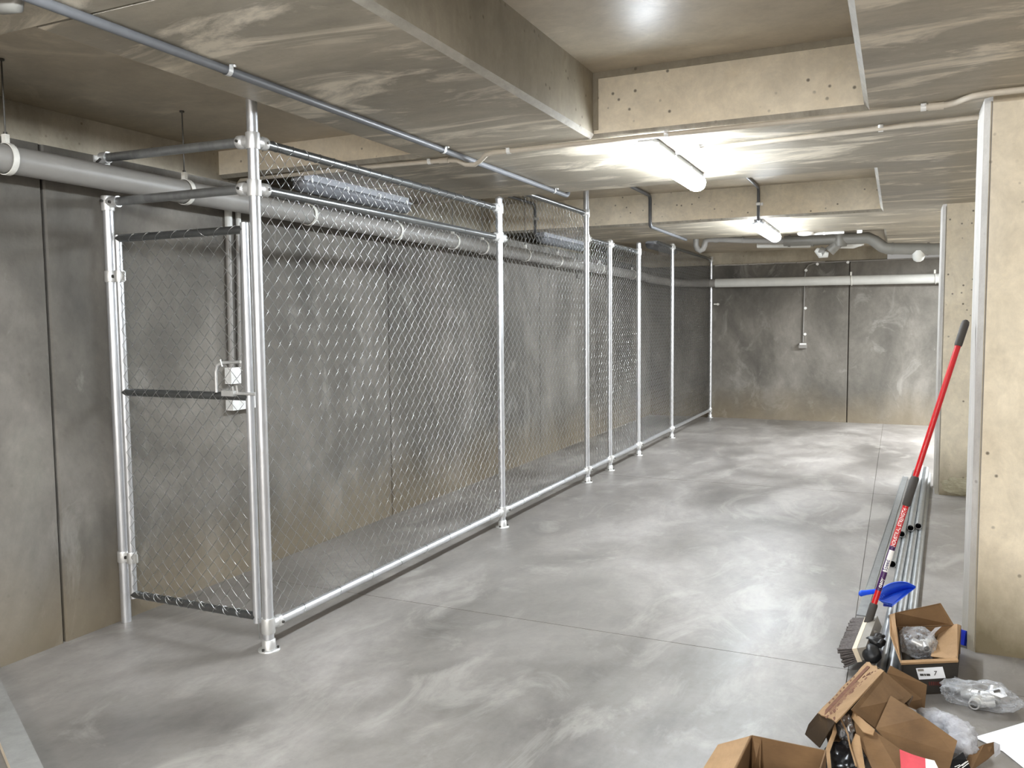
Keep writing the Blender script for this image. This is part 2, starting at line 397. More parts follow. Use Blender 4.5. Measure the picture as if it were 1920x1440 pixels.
for v in bm.verts:
    p = v.co; n_ = noise.fractal(p*3+Vector((4, 2, 0)), 1, 2, 4); s_ = 1+.25*n_
    v.co = Vector((.53+p.x*.17*s_, 7.862+p.y*.02*s_, .085+p.z*.075*s_))
me = bpy.data.meshes.new('mortar_patch'); bm.to_mesh(me); bm.free(); me.materials.append(M['patch'])
o = bpy.data.objects.new('mortar_patch', me); COL.objects.link(o); o.parent = c2; o['label'] = 'rough lighter mortar patch'

# ------------------------------------------------------------------ chain link
def chain(origin, u, n, width, z0, z1, ph=.0724, pv=.0755, r=.0014, name='chain_link_mesh', parent=None, top=None):
    w = ph/2; hv = pv/2; u = np.array(u, float); n = np.array(n, float); o = np.array(origin, float); zz = np.array([0, 0, 1.])
    V = []; Fc = []; base = 0; nw = int(width/w)
    for j in range(nw):
        yc = (j+.5)*w; zt = z1 if top is None else top(yc)
        K = int((zt-z0)/hv); pts = []
        for k in range(K+1):
            s = 1 if (k+j) % 2 == 0 else -1; t = .0024 if (k % 2 == 0) else -.0024; z = z0+k*hv
            jz = .0006*math.sin(j*1.7+k*.9)
            pts += [(yc+s*(w/2-.004), z-.004, t), (yc+s*(w/2+.0016), z+jz, 0), (yc+s*(w/2-.004), z+.004, -t)]
        P = np.array(pts); X = o+P[:, 0:1]*u+P[:, 2:3]*n+P[:, 1:2]*zz
        T = np.zeros_like(X); T[1:-1] = X[2:]-X[:-2]; T[0] = X[1]-X[0]; T[-1] = X[-1]-X[-2]
        T /= np.linalg.norm(T, axis=1)[:, None]
        a = np.cross(T, n); a /= np.linalg.norm(a, axis=1)[:, None]; b = np.cross(T, a)
        ring = np.stack([X+a*r, X+b*r, X-a*r, X-b*r], 1).reshape(-1, 3); m_ = len(X)
        V.append(ring); i = np.arange(m_-1)[:, None]*4; q = np.arange(4)[None, :]; q2 = (q+1) % 4
        Fc.append(np.stack([i+q, i+q2, i+4+q2, i+4+q], -1).reshape(-1, 4)+base); base += 4*m_
    V = np.concatenate(V); Fc = np.concatenate(Fc); me = bpy.data.meshes.new(name)
    me.vertices.add(len(V)); me.vertices.foreach_set('co', V.astype(np.float32).ravel())
    me.loops.add(Fc.size); me.loops.foreach_set('vertex_index', Fc.astype(np.int32).ravel())
    me.polygons.add(len(Fc)); me.polygons.foreach_set('loop_start', np.arange(0, Fc.size, 4, dtype=np.int32))
    me.polygons.foreach_set('use_smooth', np.ones(len(Fc), bool)); me.update(calc_edges=True); me.materials.append(M['wire'])
    ob = bpy.data.objects.new(name, me); COL.objects.link(ob)
    if parent: ob.parent = parent; ob.matrix_parent_inverse = parent.matrix_world.inverted()
    ob['kind'] = 'stuff'; return ob

# ------------------------------------------------------------------ the cage
YP = [2.917, 5.419, 7.256, 7.933, 8.950, 10.453, 12.865]
HP = [ZL+.005, 2.375, Z2+.005, 2.29, 2.345, 2.455, 2.45]
cage = thing('chain_link_cage', (XF, YP[0], 0), 'long galvanised chain-link cage of posts, rails and mesh along the left wall', 'cage')
PR, RR = .0245, .0212
def sleeve(m, c, d1, l1, r1, mi=0):
    c = Vector(c); d = Vector(d1); m.tube([c-d*l1, c-d*(l1-.004), c+d*(l1-.004), c+d*l1], [r1*.96, r1, r1, r1*.96], 16, True, mi)
def tee(c, axis, dirs, parent, name='tee_clamp'):
    """sleeve around the post plus a socket for each rail, with a set bolt"""
    m = MB(); sleeve(m, c, (0, 0, 1), .036, PR+.007)
    for d in dirs:
        d = Vector(d); p = Vector(c)+d*.052; m.tube([Vector(c)+d*.01, p], RR+.004, 14, False)
        m.tube([p-d*.006, p, p+d*.028, p+d*.034], [RR+.001, RR+.0085, RR+.0085, RR+.002], 16, True)
        s = Vector((d.y, -d.x, 0)); q = p+d*.012
        if s.y > 0: s = -s
        m.tube([q+s*(RR+.004), q+s*(RR+.016)], .0065, 6, True, 1)
    return m.build(name, ['cast', 'bolt'], parent)
def flange(c, parent):
    m = MB(); c = Vector(c); m.tube([c, c+Vector((0, 0, .006)), c+Vector((0, 0, .009))], [.05, .05, .03], 20)
    m.tube([c+Vector((0, 0, .006)), c+Vector((0, 0, .05)), c+Vector((0, 0, .053))], [PR+.007, PR+.006, PR+.001], 16)
    for a in (.6, 2.7, 4.7): m.tube([c+Vector((math.cos(a)*.04, math.sin(a)*.04, .006)), c+Vector((math.cos(a)*.04, math.sin(a)*.04, .017))], .006, 6, True, 1)
    return m.build('floor_flange', ['cast', 'bolt'], parent)
posts = []
ZR1, ZR2, ZF, ZS3, ZS4, ZS2 = 2.308, 2.103, .116, 2.255, 2.432, 2.48
for y, h in zip(YP, HP):
    m = MB(); m.tube([(XF, y, .01), (XF, y, h)], PR, 20)
    if h < 2.4 or y > 10: m.tube([(XF, y, h), (XF, y, h+.012), (XF, y, h+.018)], [PR+.002, PR*.8, PR*.2], 16)
    p = m.build('post', 'galv', cage); posts.append(p); flange((XF, y, 0), p)
yv = Vector((0, 1, 0)); xv = Vector((1, 0, 0))
for i, y in enumerate(YP):
    d = ([] if i == 0 else [-yv])+([] if i == 6 else [yv])
    tee((XF, y, ZF), 0, d, posts[i])
tee((XF, YP[0], ZR1), 0, [yv, -xv], posts[0]); tee((XF, YP[0], ZR2), 0, [yv, -xv], posts[0])
tee((XF, YP[1], ZR1), 0, [-yv], posts[1]); tee((XF, YP[1], ZR2), 0, [-yv, yv], posts[1])
tee((XF, YP[2], ZS2), 0, [-yv], posts[2]); tee((XF, YP[2], ZS3), 0, [yv], posts[2])
tee((XF, YP[3], ZS3), 0, [-yv, yv], posts[3]); tee((XF, YP[4], ZS3), 0, [-yv], posts[4])
tee((XF, YP[5], ZS4-.01), 0, [-yv, yv], posts[5]); tee((XF, YP[6], ZS4-.01), 0, [-yv], posts[6])
def rail(a, b, mat='galv', r=RR, name='rail'):
    m = MB(); m.tube([a, b], r, 18); return m.build(name, mat, cage)
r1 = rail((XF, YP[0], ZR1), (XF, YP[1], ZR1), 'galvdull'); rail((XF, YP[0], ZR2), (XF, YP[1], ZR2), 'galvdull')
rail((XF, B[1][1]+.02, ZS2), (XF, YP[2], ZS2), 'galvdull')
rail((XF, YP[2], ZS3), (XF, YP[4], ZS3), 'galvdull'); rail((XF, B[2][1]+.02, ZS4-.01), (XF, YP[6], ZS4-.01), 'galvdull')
for a, b in zip(YP[:-1], YP[1:]): rail((XF, a, ZF), (XF, b, ZF), 'galv', name='bottom_rail')
# rails to the wall and the gate post
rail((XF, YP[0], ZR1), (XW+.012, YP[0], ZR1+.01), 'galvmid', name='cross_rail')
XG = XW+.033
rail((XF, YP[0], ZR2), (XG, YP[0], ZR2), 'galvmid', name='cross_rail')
m = MB(); m.tube([(XG, YP[0], 0), (XG, YP[0], ZR2)], PR, 20); gp = m.build('gate_post', 'galv', cage)
m = MB(); sleeve(m, (XG, YP[0], ZR2-.005), (0, 0, 1), .036, PR+.006); m.tube([(XG+.01, YP[0], ZR2), (XG+.075, YP[0], ZR2)], RR+.006, 14)
m.tube([(XG, YP[0]-.026, ZR2+.004), (XG, YP[0]-.042, ZR2+.004)], .007, 6, True, 1); m.tube([(XG+.05, YP[0]-.022, ZR2-.004), (XG+.05, YP[0]-.036, ZR2-.004)], .007, 6, True, 1)
m.build('tee_clamp', ['cast', 'bolt'], gp)
m = MB(); m.box(XW+.001, XW+.008, YP[0]-.045, YP[0]+.045, ZR1-.035, ZR1+.018); m.tube([(XW+.008, YP[0], ZR1+.01), (XW+.05, YP[0], ZR1+.01)], RR+.007, 14)
m.tube([(XW+.03, YP[0]-.028, ZR1), (XW+.03, YP[0]-.05, ZR1-.02)], .006, 6, True, 1); m.build('wall_bracket', ['cast', 'bolt'], cage)
# mesh fabric, one bay at a time
XM = XF+.003
chain((XM, YP[0]+.026, 0), (0, 1, 0), (1, 0, 0), YP[1]-YP[0]-.03, ZF+.01, ZR1+.006, parent=cage)
chain((XM, YP[1]+.026, 0), (0, 1, 0), (1, 0, 0), YP[2]-YP[1]-.03, ZF+.01, 0, parent=cage, top=lambda u: ZC-.02 if u+YP[1] < B[1][1] else ZS2)
chain((XM, YP[2]+.026, 0), (0, 1, 0), (1, 0, 0), YP[4]-YP[2]-.03, ZF+.01, ZS3+.01, parent=cage)
chain((XM, YP[4]+.026, 0), (0, 1, 0), (1, 0, 0), YP[6]-YP[4]-.03, ZF+.01, 0, parent=cage, top=lambda u: ZS3+.05 if u+YP[4] < B[2][1] else ZS4-.01)
def lacing(a, b, step, r, parent, tilt=.35):
    a = Vector(a); b = Vector(b); L = (b-a).length; t = (b-a)/L; m = MB(); x = step*.6; i = 0
    while x < L-.04:
        c = a+t*(x+random.uniform(-.006, .006)); k = 10; tl = tilt*random.choice((-1, 1, 1)); zz = Vector((0, 0, 1)); s = t.cross(zz)
        m.tube([c+(zz*math.sin(q)+s*math.cos(q))*(r+.002)+t*math.sin(q)*r*tl*2 for q in [2*PI*j/k for j in range(k)]], .0016, 4, False, 0, True)
        x += step; i += 1
    o = m.build('lacing_wire', 'wire', parent, kind='stuff'); return o
lacing((XF, YP[0]+.08, ZR1), (XF, YP[1], ZR1), .105, RR, cage); lacing((XF, YP[0]+.06, ZF), (XF, YP[2], ZF), .29, RR, cage)
lacing((XF, YP[2]+.06, ZS3), (XF, YP[4], ZS3), .07, RR, cage, .5)
m = MB(); m.tube([(XF-.028, YP[0]-.03, .06), (XF-.03, YP[0]-.032, .155)], .0018, 5); m.build('tie_wire', 'wire', posts[0])

# ------------------------------------------------------------------ the gate
GX0, GX1, GZ0, GZ1, GZM = -3.468, -2.668, .150, 1.925, 1.172; GY = YP[0]
gate = thing('chain_link_gate', (GX0, GY, GZ0), 'galvanised tube gate filled with chain-link mesh, hung on the wall-side post', 'gate')
GR = .0185
def gt(a, b, name='frame_tube', mat='galv'):
    m = MB(); m.tube([a, b], GR, 18); return m.build(name, mat, gate)
gt((GX0, GY, GZ0-.02), (GX0, GY, GZ1+.015)); gt((GX1, GY, GZ0-.03), (GX1, GY, GZ1+.03))
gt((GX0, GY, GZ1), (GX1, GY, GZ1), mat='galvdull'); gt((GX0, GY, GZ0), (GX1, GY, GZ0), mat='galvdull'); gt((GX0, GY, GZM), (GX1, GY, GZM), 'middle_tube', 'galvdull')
chain((GX0+.02, GY-.021, 0), (1, 0, 0), (0, 1, 0), GX1-GX0-.03, GZ0+.01, GZ1-.01, parent=gate)
lacing((GX0+.05, GY, GZ0), (GX1, GY, GZ0), .075, GR, gate, .4); lacing((GX0+.05, GY, GZ1), (GX1, GY, GZ1), .09, GR, gate, .6)
for z in (1.742, .338):
    m = MB(); sleeve(m, (XG, GY, z), (0, 0, 1), .028, PR+.005); sleeve(m, (GX0, GY, z), (0, 0, 1), .028, GR+.006)
    m.box(XG+.01, GX0-.01, GY-.006, GY+.006, z-.022, z+.022); m.box(GX0+.01, GX0+.045, GY-.008, GY-.002, z-.022, z+.022)
    xm = (XG+GX0)/2; m.tube([(xm, GY-.006, z), (xm, GY-.018, z)], .008, 8, True, 1); m.build('hinge', ['cast', 'bolt'], gate)
# latch: bent drop rod, slide bolt and fork
m = MB(); yl = GY-.03
m.tube([(GX1-.02, yl, 1.332), (-2.80, yl, 1.328), (-2.828, yl, 1.315), (-2.838, yl, 1.285), (-2.838, yl, 1.19)], .007, 8)
m.tube([(-2.80, yl-.008, 1.342), (-2.79, yl-.008, 1.31)], .004, 6); m.build('latch_handle', 'cast', gate)
m = MB(); m.tube([(-2.79, yl, 1.188), (-2.615, yl+.01, 1.188)], .0075, 8); m.box(-2.80, -2.73, yl-.01, yl+.012, 1.175, 1.2)
m.tube([(-2.735, yl, 1.19), (-2.735, yl-.006, 1.22)], .004, 6); m.tube([(-2.712, yl, 1.19), (-2.712, yl-.006, 1.225)], .004, 6)
m.build('slide_bolt', 'cast', gate)

# ------------------------------------------------------------------ drain pipe along left and back walls
xp, rp = -3.412, .0595
pipe = thing('drain_pipe', (xp, 1.2, 2.2), 'pale grey drain pipe running along the left wall and round onto the end wall', 'pipe')
m = MB(); n = 8; yb = YB-.12
zl = lambda y: 2.203-.006*(y-2.3)
seg1 = [(xp, y, zl(y)) for y in np.linspace(-3.5, 12.0, 16)]
bend = [(xp+.36*(1-math.cos(a)), 12.0+.788*math.sin(a)*1.0, 2.14-.07*(a/(PI/2))) for a in [PI/2*i/7 for i in range(1, 8)]]
bend = [(p[0], min(p[1], yb), p[2]) for p in bend]
m.tube(seg1+bend, rp, 24)
m.tube([(xp+.36, yb, 2.07), (-2.55, yb, 2.058), (-2.5, yb, 2.056)], rp, 24); m.build('pipe_run', 'pvc', pipe)
m = MB(); m.tube([(-2.52, yb, 2.056), (.3, yb, 2.036), (2.2, yb, 2.02)], rp+.006, 24); m.build('pipe_run', 'pvcback', pipe, label='whiter section on the end wall')
for x in (-.62, .44):
    m = MB(); z = 2.036-.0068*(x-.3); m.tube([(x+.001*k, yb+(rp+.01)*math.cos(a), z+(rp+.01)*math.sin(a)) for k, a in enumerate([2*PI*i/16 for i in range(16)])], .007, 6, False, 0, True)
    m.box(x-.012, x+.012, yb-.012, yb+.01, z+rp+.008, z+rp+.06); m.build('pipe_clip', 'strap', pipe)
hy = [1.35, 2.335, 3.30, 4.31, 5.32, 6.2, 6.75, 7.7, 8.57, 10.0, 11.4]
for y in hy:
    z = zl(y); m = MB(); R_ = rp+.004
    prof = []
    for i in range(24):
        a = 2*PI*i/24
        prof.append((xp+R_*math.cos(a), z+R_*math.sin(a)))
    w = .0125; vs = [(a, y-w, b) for a, b in prof]+[(a, y+w, b) for a, b in prof]+[(xp+(a-xp)*1.06, y-w, z+(b-z)*1.06) for a, b in prof]+[(xp+(a-xp)*1.06, y+w, z+(b-z)*1.06) for a, b in prof]
    k = 24
    m.add(vs, [(48+i, 48+(i+1) % k, 72+(i+1) % k, 72+i) for i in range(k)], 0, True)
    m.add(vs, [(i, (i+1) % k, 48+(i+1) % k, 48+i) for i in range(k)]+[(24+(i+1) % k, 24+i, 72+i, 72+(i+1) % k) for i in range(k)])
    m.box(xp-.012, xp+.012, y-.01, y+.01, z+rp+.004, z+rp+.042)
    st = m.build('pipe_strap', 'strap', pipe)
    zt = ZL if y < B[1][0] else (ZC if B[1][0] < y < B[1][1] or B[2][0] < y < B[2][1] else (Z2 if y < 8.1 else Z3))
    m = MB(); m.tube([(xp, y, z+rp+.03), (xp, y, zt)], .0035, 8); m.tube([(xp, y, zt-.008), (xp, y, zt)], .012, 8); m.tube([(xp, y, z+rp+.042), (xp, y, z+rp+.052)], .008, 6)
    m.build('threaded_rod', 'bolt', st)

# ------------------------------------------------------------------ conduits
def clip(m, c, r, axis):
    """saddle clip on a soffit"""
    c = Vector(c); ax = Vector(axis).normalized(); s = Vector((ax.y, -ax.x, 0)); w = .011
    pts = [c+s*(r+.018)+Vector((0, 0, r)), c+s*(r+.004)+Vector((0, 0, r))]+[c+(s*math.cos(a)-Vector((0, 0, 1))*math.sin(a))*(r+.003) for a in [PI*i/8 for i in range(9)]]+[c-s*(r+.018)+Vector((0, 0, r))]
    vs = []
    for p in pts: vs += [p-ax*w, p+ax*w]
    vs2 = []
    m.add(vs, [(2*i, 2*i+1, 2*i+3, 2*i+2) for i in range(len(pts)-1)])
# grey conduit over the cage front
gz = ZC-.019; gr = .016; gx = -2.237
gc = thing('grey_conduit', (gx, 0, gz), 'straight dark grey conduit on the long soffit, stepping up and over the middle recess', 'conduit')
m = MB()
pts = [(gx, -1.5, gz), (gx, 5.79, gz)]+arc((gx, 5.845, gz), (0, -1, 0), (0, 0, 1), .05)+arc((gx, 5.845, Z2-.02), (0, 0, -1), (0, 1, 0), .05)+[(gx, 6.5, Z2-.02)]+arc((gx, 8.09, Z2-.02), (0, -1, 0), (0, 0, -1), .05)+arc((gx, 8.09, gz), (0, 0, 1), (0, 1, 0), .04)+[(gx, 9.62, gz)]
m.tube(pts, gr, 14); m.build('tube_run', 'greycond', gc)
for y in (2.386, 3.97, 5.55):
    m = MB(); clip(m, (gx, y, gz), gr, (0, 1, 0)); m.tube([(gx+.034, y, ZC-.004), (gx+.034, y, ZC-.012)], .006, 6); m.build('saddle_clip', 'cast', gc)
for x, lab, nm in ((-1.205, 'dark grey conduit dropping to the farther lit batten', 'g2'), (-3.468, 'dark grey conduit dropping to the far unlit batten, seen through the mesh', 'g3')):
    g = thing('grey_conduit', (x, 5.8, Z2-.02), lab, 'conduit'); m = MB()
    m.tube([(x, 5.80, Z2-.02)]+arc((x, 8.09, Z2-.02), (0, -1, 0), (0, 0, -1), .05)+[(x, 8.09, ZC-.012)]+arc((x, 8.09, ZC-.018), (0, 0, 1), (0, 1, 0), .02)+[(x, 8.2, ZC-.018)], .0135, 12); m.build('tube_run', 'greycond', g)
    m = MB(); m.box(x+.012, x+.04, 8.098, 8.109, 2.56, 2.585); m.box(x-.018, x+.018, 8.07, 8.09, 2.56, 2.585); m.build('saddle_clip', 'cast', g)
# beige conduit along the first cross beam
bz = ZC-.016; br = .0128; yc = 4.172
bc = thing('beige_conduit', (0, yc, bz), 'long beige conduit along the near cream beam, kinked round the grey conduit', 'conduit')
m = MB()
pts = [(-3.93, 4.30, bz-.05), (-3.91, 4.24, bz-.01), (-3.86, 4.205, bz), (-3.0, 4.20, bz), (-2.36, 4.235, bz), (-2.30, 4.25, bz-.006), (-2.26, 4.27, bz-.028), (-2.2, 4.27, bz-.034), (-2.15, 4.245, bz-.02), (-2.09, 4.195, bz-.002), (-2.04, 4.175, bz), (-1.9, yc, bz), (.10, yc, bz), (.17, yc-.005, bz), (.205, yc-.03, bz), (.235, yc-.08, bz), (.262, yc-.115, bz), (.30, yc-.13, bz), (.36, yc-.135, bz), (1.4, yc-.14, bz)]
m.tube(pts, br, 12); m.build('tube_run', 'conduit', bc)
for x, y in ((-2.38, 4.235), (.13, yc)):
    m = MB(); m.tube([(x-.03, y, bz), (x+.03, y, bz)], br+.004, 12); m.build('coupling', 'conduit', bc)
for x, y in ((-2.47, 4.23), (-1.94, yc), (-1.07, yc), (.08, yc)):
    m = MB(); clip(m, (x, y, bz), br, (1, 0, 0)); m.tube([(x, y-.02, ZC-.006), (x, y-.02, ZC-.016)], .009, 10); m.build('saddle_clip', 'whiteplas', bc)
y2 = 4.50
bc2 = thing('beige_conduit', (0, y2, bz), 'short beige conduit from the near lit batten to the near column', 'conduit')
m = MB(); m.tube([(-1.13, 4.62, bz), (-1.05, 4.61, bz), (.33, y2-.02, bz)], br, 12); m.build('tube_run', 'conduit', bc2)
for x in (-1.0, -.098):
    yy = 4.61-.094*(x+1.05)/1.38*1.2; m = MB(); clip(m, (x, yy, bz), br, (1, 0, 0)); m.tube([(x, yy-.03, ZC-.004), (x, yy-.03, ZC-.018)], .012, 12); m.build('saddle_clip', 'whiteplas', bc2)

# ------------------------------------------------------------------ batten lights
def batten(x, y0, y1, lit, label, zt=ZC):
    t = thing('batten_light', (x, (y0+y1)/2, zt), label, 'light', 'weatherproof batten lights')
    m = MB(); hw = .048; m.box(x-hw*.8, x+hw*.8, y0+.02, y1-.02, zt-.035, zt); m.box(x-hw-.004, x+hw+.004, y0+.006, y1-.006, zt-.048, zt-.033); m.build('housing', 'lamphouse', t)
    m = MB(); n_ = 12; rings = []
    def prof(s): return [(x+hw*1.25*s*math.cos(a), zt-.066-.05*s**.5*math.sin(a)) for a in [-.42+(PI+.84)*i/n_ for i in range(n_+1)]]
    ys = [(y0-.002, .25), (y0+.006, .65), (y0+.02, .9), (y0+.045, 1), (y1-.045, 1), (y1-.02, .9), (y1-.006, .65), (y1+.002, .25)]
    vs = []
    for y, s in ys:
        for a, b in prof(s): vs.append((a, y, b))
    k = n_+1
    m.add(vs, [(i*k+j, i*k+j+1, (i+1)*k+j+1, (i+1)*k+j) for i in range(len(ys)-1) for j in range(n_)]+[(i*k, (i+1)*k, (i+1)*k+n_, i*k+n_) for i in range(len(ys)-1)], 0, True)
    m.add(vs, [tuple(range(k))[::-1], tuple(range((len(ys)-1)*k, len(ys)*k))])
    m.build('diffuser', 'lampon' if lit else 'lampoff', t, recalc=True)
    for sx in (-1, 1):
        for f in (.06, .36, .66, .94):
            y = y0+(y1-y0)*f; m = MB(); m.box(x+sx*(hw+.002), x+sx*(hw+.010), y-.009, y+.009, zt-.062, zt-.028); m.build('clip', 'cast', t)
    return t
batten(-1.195, 4.20, 5.47, True, 'lit white batten light nearer the viewer, under the first cross beam')
batten(-1.215, 8.14, 9.41, True, 'lit white batten light farther away, under the second cross beam')
batten(-1.195, .25, 1.52, True, 'lit white batten light overhead behind the viewer')
batten(-3.42, 4.22, 5.49, False, 'unlit batten light in the near part of the cage above the pipe')
batten(-3.44, 8.16, 9.43, False, 'unlit batten light in the far part of the cage, under the second beam')
batten(-2.86, 10.3, 11.57, False, 'faint unlit batten light at the far end of the cage', Z3)
m = MB()
m.tube([(-.94, 9.69, ZC), (-.94, 9.69, ZC-.012), (-.94, 9.69, ZC-.028), (-.94, 9.69, ZC-.034)], [.085, .085, .07, .03], 24)
m.build('smoke_sensor', 'whiteplas', label='white round ceiling sensor at the edge of the far beam', cat='sensor')
m = MB(); m.tube([(-.9, 9.73, ZC-.014), (-.55, 9.73, ZC-.014)], .013, 10); m.tube([(-.76, 9.73, ZC-.014), (-.74, 9.73, ZC-.014)], .018, 10)
m.build('white_conduit', 'whiteplas', label='short white conduit beside the round ceiling sensor', cat='conduit')
m = MB(); m.box(-.42, -.37, 9.71, 9.745, ZC-.03, ZC); m.build('junction_box', 'whiteplas', label='tiny white box on the far beam edge above the duct bend', cat='box')

# ------------------------------------------------------------------ wall conduits, outlets
def clipbox(x, y, z, s=.02): 
    m = MB(); m.box(x-s, x+s, y-.014, y, z-s*.6, z+s*.6); return m
t = thing('switch_conduit', (-1.26, YB, 1.15), 'thin conduit on the end wall bending down to a small grey box', 'conduit')
m = MB(); yy = YB-.012
m.tube([(.9, yy, 2.325), (-.9, yy, 2.318), (-1.1, yy, 2.315), (-1.2, yy, 2.285), (-1.243, yy, 2.22), (-1.252, yy, 2.12), (-1.262, yy, 1.16)], .009, 8); m.build('tube_run', 'pvc', t)
for x, z in ((-1.08, 2.295), (-.67, 2.305), (-1.235, 2.21), (-1.235, 1.66), (-1.235, 1.28)):
    m = MB(); m.tube([(x, YB-.028, z), (x, YB-.004, z)], .02, 10); m.build('clip', 'whiteplas', t)
m = MB(); m.box(-1.315, -1.205, YB-.055, YB-.001, 1.075, 1.125); m.box(-1.305, -1.215, YB-.05, YB-.001, 1.125, 1.148, 1); m.build('switch_box', ['pvc', 'whiteplas'], t)
t = thing('outlet_conduits', (XW, 3.75, 1.04), 'pair of grey conduits down the left wall to two white outlets behind the gate', 'conduit')
m = MB(); m.tube([(XW+.016, 3.745, ZW-.07), (XW+.016, 3.73, 1.24)], .0165, 12); m.build('tube_run', 'pvc', t)
m = MB(); m.tube([(XW+.014, 3.825, ZW-.07), (XW+.014, 3.80, 1.24)], .0115, 12); m.build('tube_run', 'pvc', t)
for y, r in ((3.745, .022), (3.825, .016)):
    m = MB(); m.tube([(XW+.018, y, 2.06), (XW+.018, y, 2.16)], r, 12); m.build('coupling', 'pvcback', t)
m = MB(); m.box(XW+.001, XW+.05, 3.69, 3.77, 1.155, 1.25); m.build('outlet_box', 'whiteplas', t)
m = MB(); m.box(XW+.001, XW+.055, 3.69, 3.90, 1.0, 1.085); m.build('outlet_box', 'whiteplas', t)
m = MB(); m.tube([(-2.50, YB-.05, 1.74), (-2.50, YB-.002, 1.74)], .018, 10); m.tube([(-2.56, YB-.03, 1.742), (-2.49, YB-.03, 1.742)], .012, 8)
m.build('wall_anchor', 'strap', label='tiny white anchor on the end wall beside the last cage post', cat='anchor')
m = MB(); m.box(-3.56+.002, -3.56+.03, 9.55, 9.75, 2.02, ZW-.01); m.build('wall_strip', 'pvcgrey', label='short grey vertical strip high on the left wall behind the far cage', cat='strip')
# small fitting in the top left recess
m = MB(); p = at(6, 8, z=ZC-.03); m.tube([p+Vector((-.06, 0, .03)), p+Vector((-.02, .01, 0)), p+Vector((.03, .02, 0)), p+Vector((.05, .02, .02))], [.012, .022, .022, .01], 14)
m.build('cable_fitting', 'pvcgrey', label='pale cable fitting on the soffit in the top left corner', cat='fitting')

# ------------------------------------------------------------------ ducts before the end wall
yd = 10.6
dt = thing('waste_pipework', (-1.2, yd, 2.42), 'grey waste pipes with a trap, tees and a cranked main slung under the far ceiling', 'pipework')
m = MB(); x0 = -2.27
def P(px, py, y=yd): q = at(px, py, y=y); return (q.x, y, q.z)
m.tube([P(1305, 446), P(1305, 460), P(1308, 467), P(1313, 470), P(1318, 467), P(1321, 460), P(1323, 452), P(1330, 449), P(1345, 449)], .036, 16); m.build('trap', 'pvc', dt)
m = MB(); m.tube([P(1345, 449), P(1400, 451), P(1480, 452)], .034, 16); m.tube([P(1392, 450), P(1394, 450)], .042, 16); m.tube([P(1340, 449), P(1347, 449)], .042, 16); m.build('branch_pipe', 'pvc', dt)
m = MB(); m.tube([P(1470, 452), P(1530, 450), P(1595, 447)], .062, 20); m.tube([P(1478, 452), P(1482, 452)], .07, 20); m.tube([P(1522, 451), P(1526, 451)], .07, 20); m.build('main_pipe', 'pvcgrey', dt)
m = MB(); m.tube([P(1572, 447), P(1628, 446), P(1640, 452), P(1655, 463), P(1663, 466), P(1752, 467), (.9, yd, P(1752, 467)[2])], .066, 20); m.tube([P(1738, 467), P(1742, 467)], .074, 20); m.tube([P(1672, 466), P(1675, 466)], .071, 20); m.build('main_pipe', 'pvcgrey', dt)
m = MB(); yq = 11.0; m.tube([P(1420, 459, yq), P(1520, 458, yq)], .042, 16); m.build('flat_branch', 'pvcback', dt)
m = MB(); m.tube([P(1575, 440), P(1575, 462)], .075, 18); m.tube([P(1572, 455), P(1555, 472)], .06, 16); m.tube([P(1546, 474), P(1536, 470)], [.06, .05], 16); m.build('tee_fitting', 'pvcgrey', dt)
m = MB(); m.tube([P(1574, 458, 10.8), P(1600, 458, 10.8), P(1618, 452, 10.8)], .05, 16); m.build('short_branch', 'pvcback', dt)
m = MB(); m.tube([P(1530, 468), P(1540, 476), P(1553, 478)], [.03, .055, .03], 14); m.build('cowl', 'pvcback', dt)
m = MB(); m.tube([P(1722, 470), P(1722, 482), P(1722, 488), P(1722, 491)], [.066, .066, .05, .02], 20); m.build('end_cap', 'pvcback', dt)
for px in (1396, 1674):
    q = P(px, 440); m = MB(); m.tube([(q[0], yd, q[2]), (q[0], yd, Z3 if px < 1660 else ZC)], .005, 8); m.build('hanger_rod', 'cast', dt)

# ------------------------------------------------------------------ broom
foot = at(1624, 1178, y=3.98); topp = at(1812, 600, y=4.30); dirv = (topp-foot).normalized()
topp = Vector((min(topp.x, .318-.019), topp.y, topp.z)); dirv = (topp-foot).normalized(); L = (topp-foot).length
broom = thing('push_broom', (foot.x, foot.y, 0), 'red-handled broom with grey bristles leaning on the near column', 'broom')
def on(t, r=0): return foot+dirv*(t*L)
m = MB(); m.tube([on(.07), on(.93)], .0125, 18); m.build('handle', 'red', broom)
m = MB(); m.tube([on(.915), on(.92), on(.985), on(.995), on(1.0)], [.0145, .0165, .0172, .015, .006], 18); m.build('end_grip', 'rubber', broom)
m = MB(); m.tube([on(.395), on(.40), on(.485), on(.49)], [.0145, .0178, .0178, .0145], 18); m.build('middle_grip', 'rubber', broom)
m = MB(); m.tube([on(-.03), on(.005), on(.075), on(.08)], [.014, .0175, .0175, .015], 18); m.build('socket', 'rubber', broom)
m = MB(); m.tube([on(.122), on(.265)], .0129, 18); m.build('purple_band', 'purple', broom)
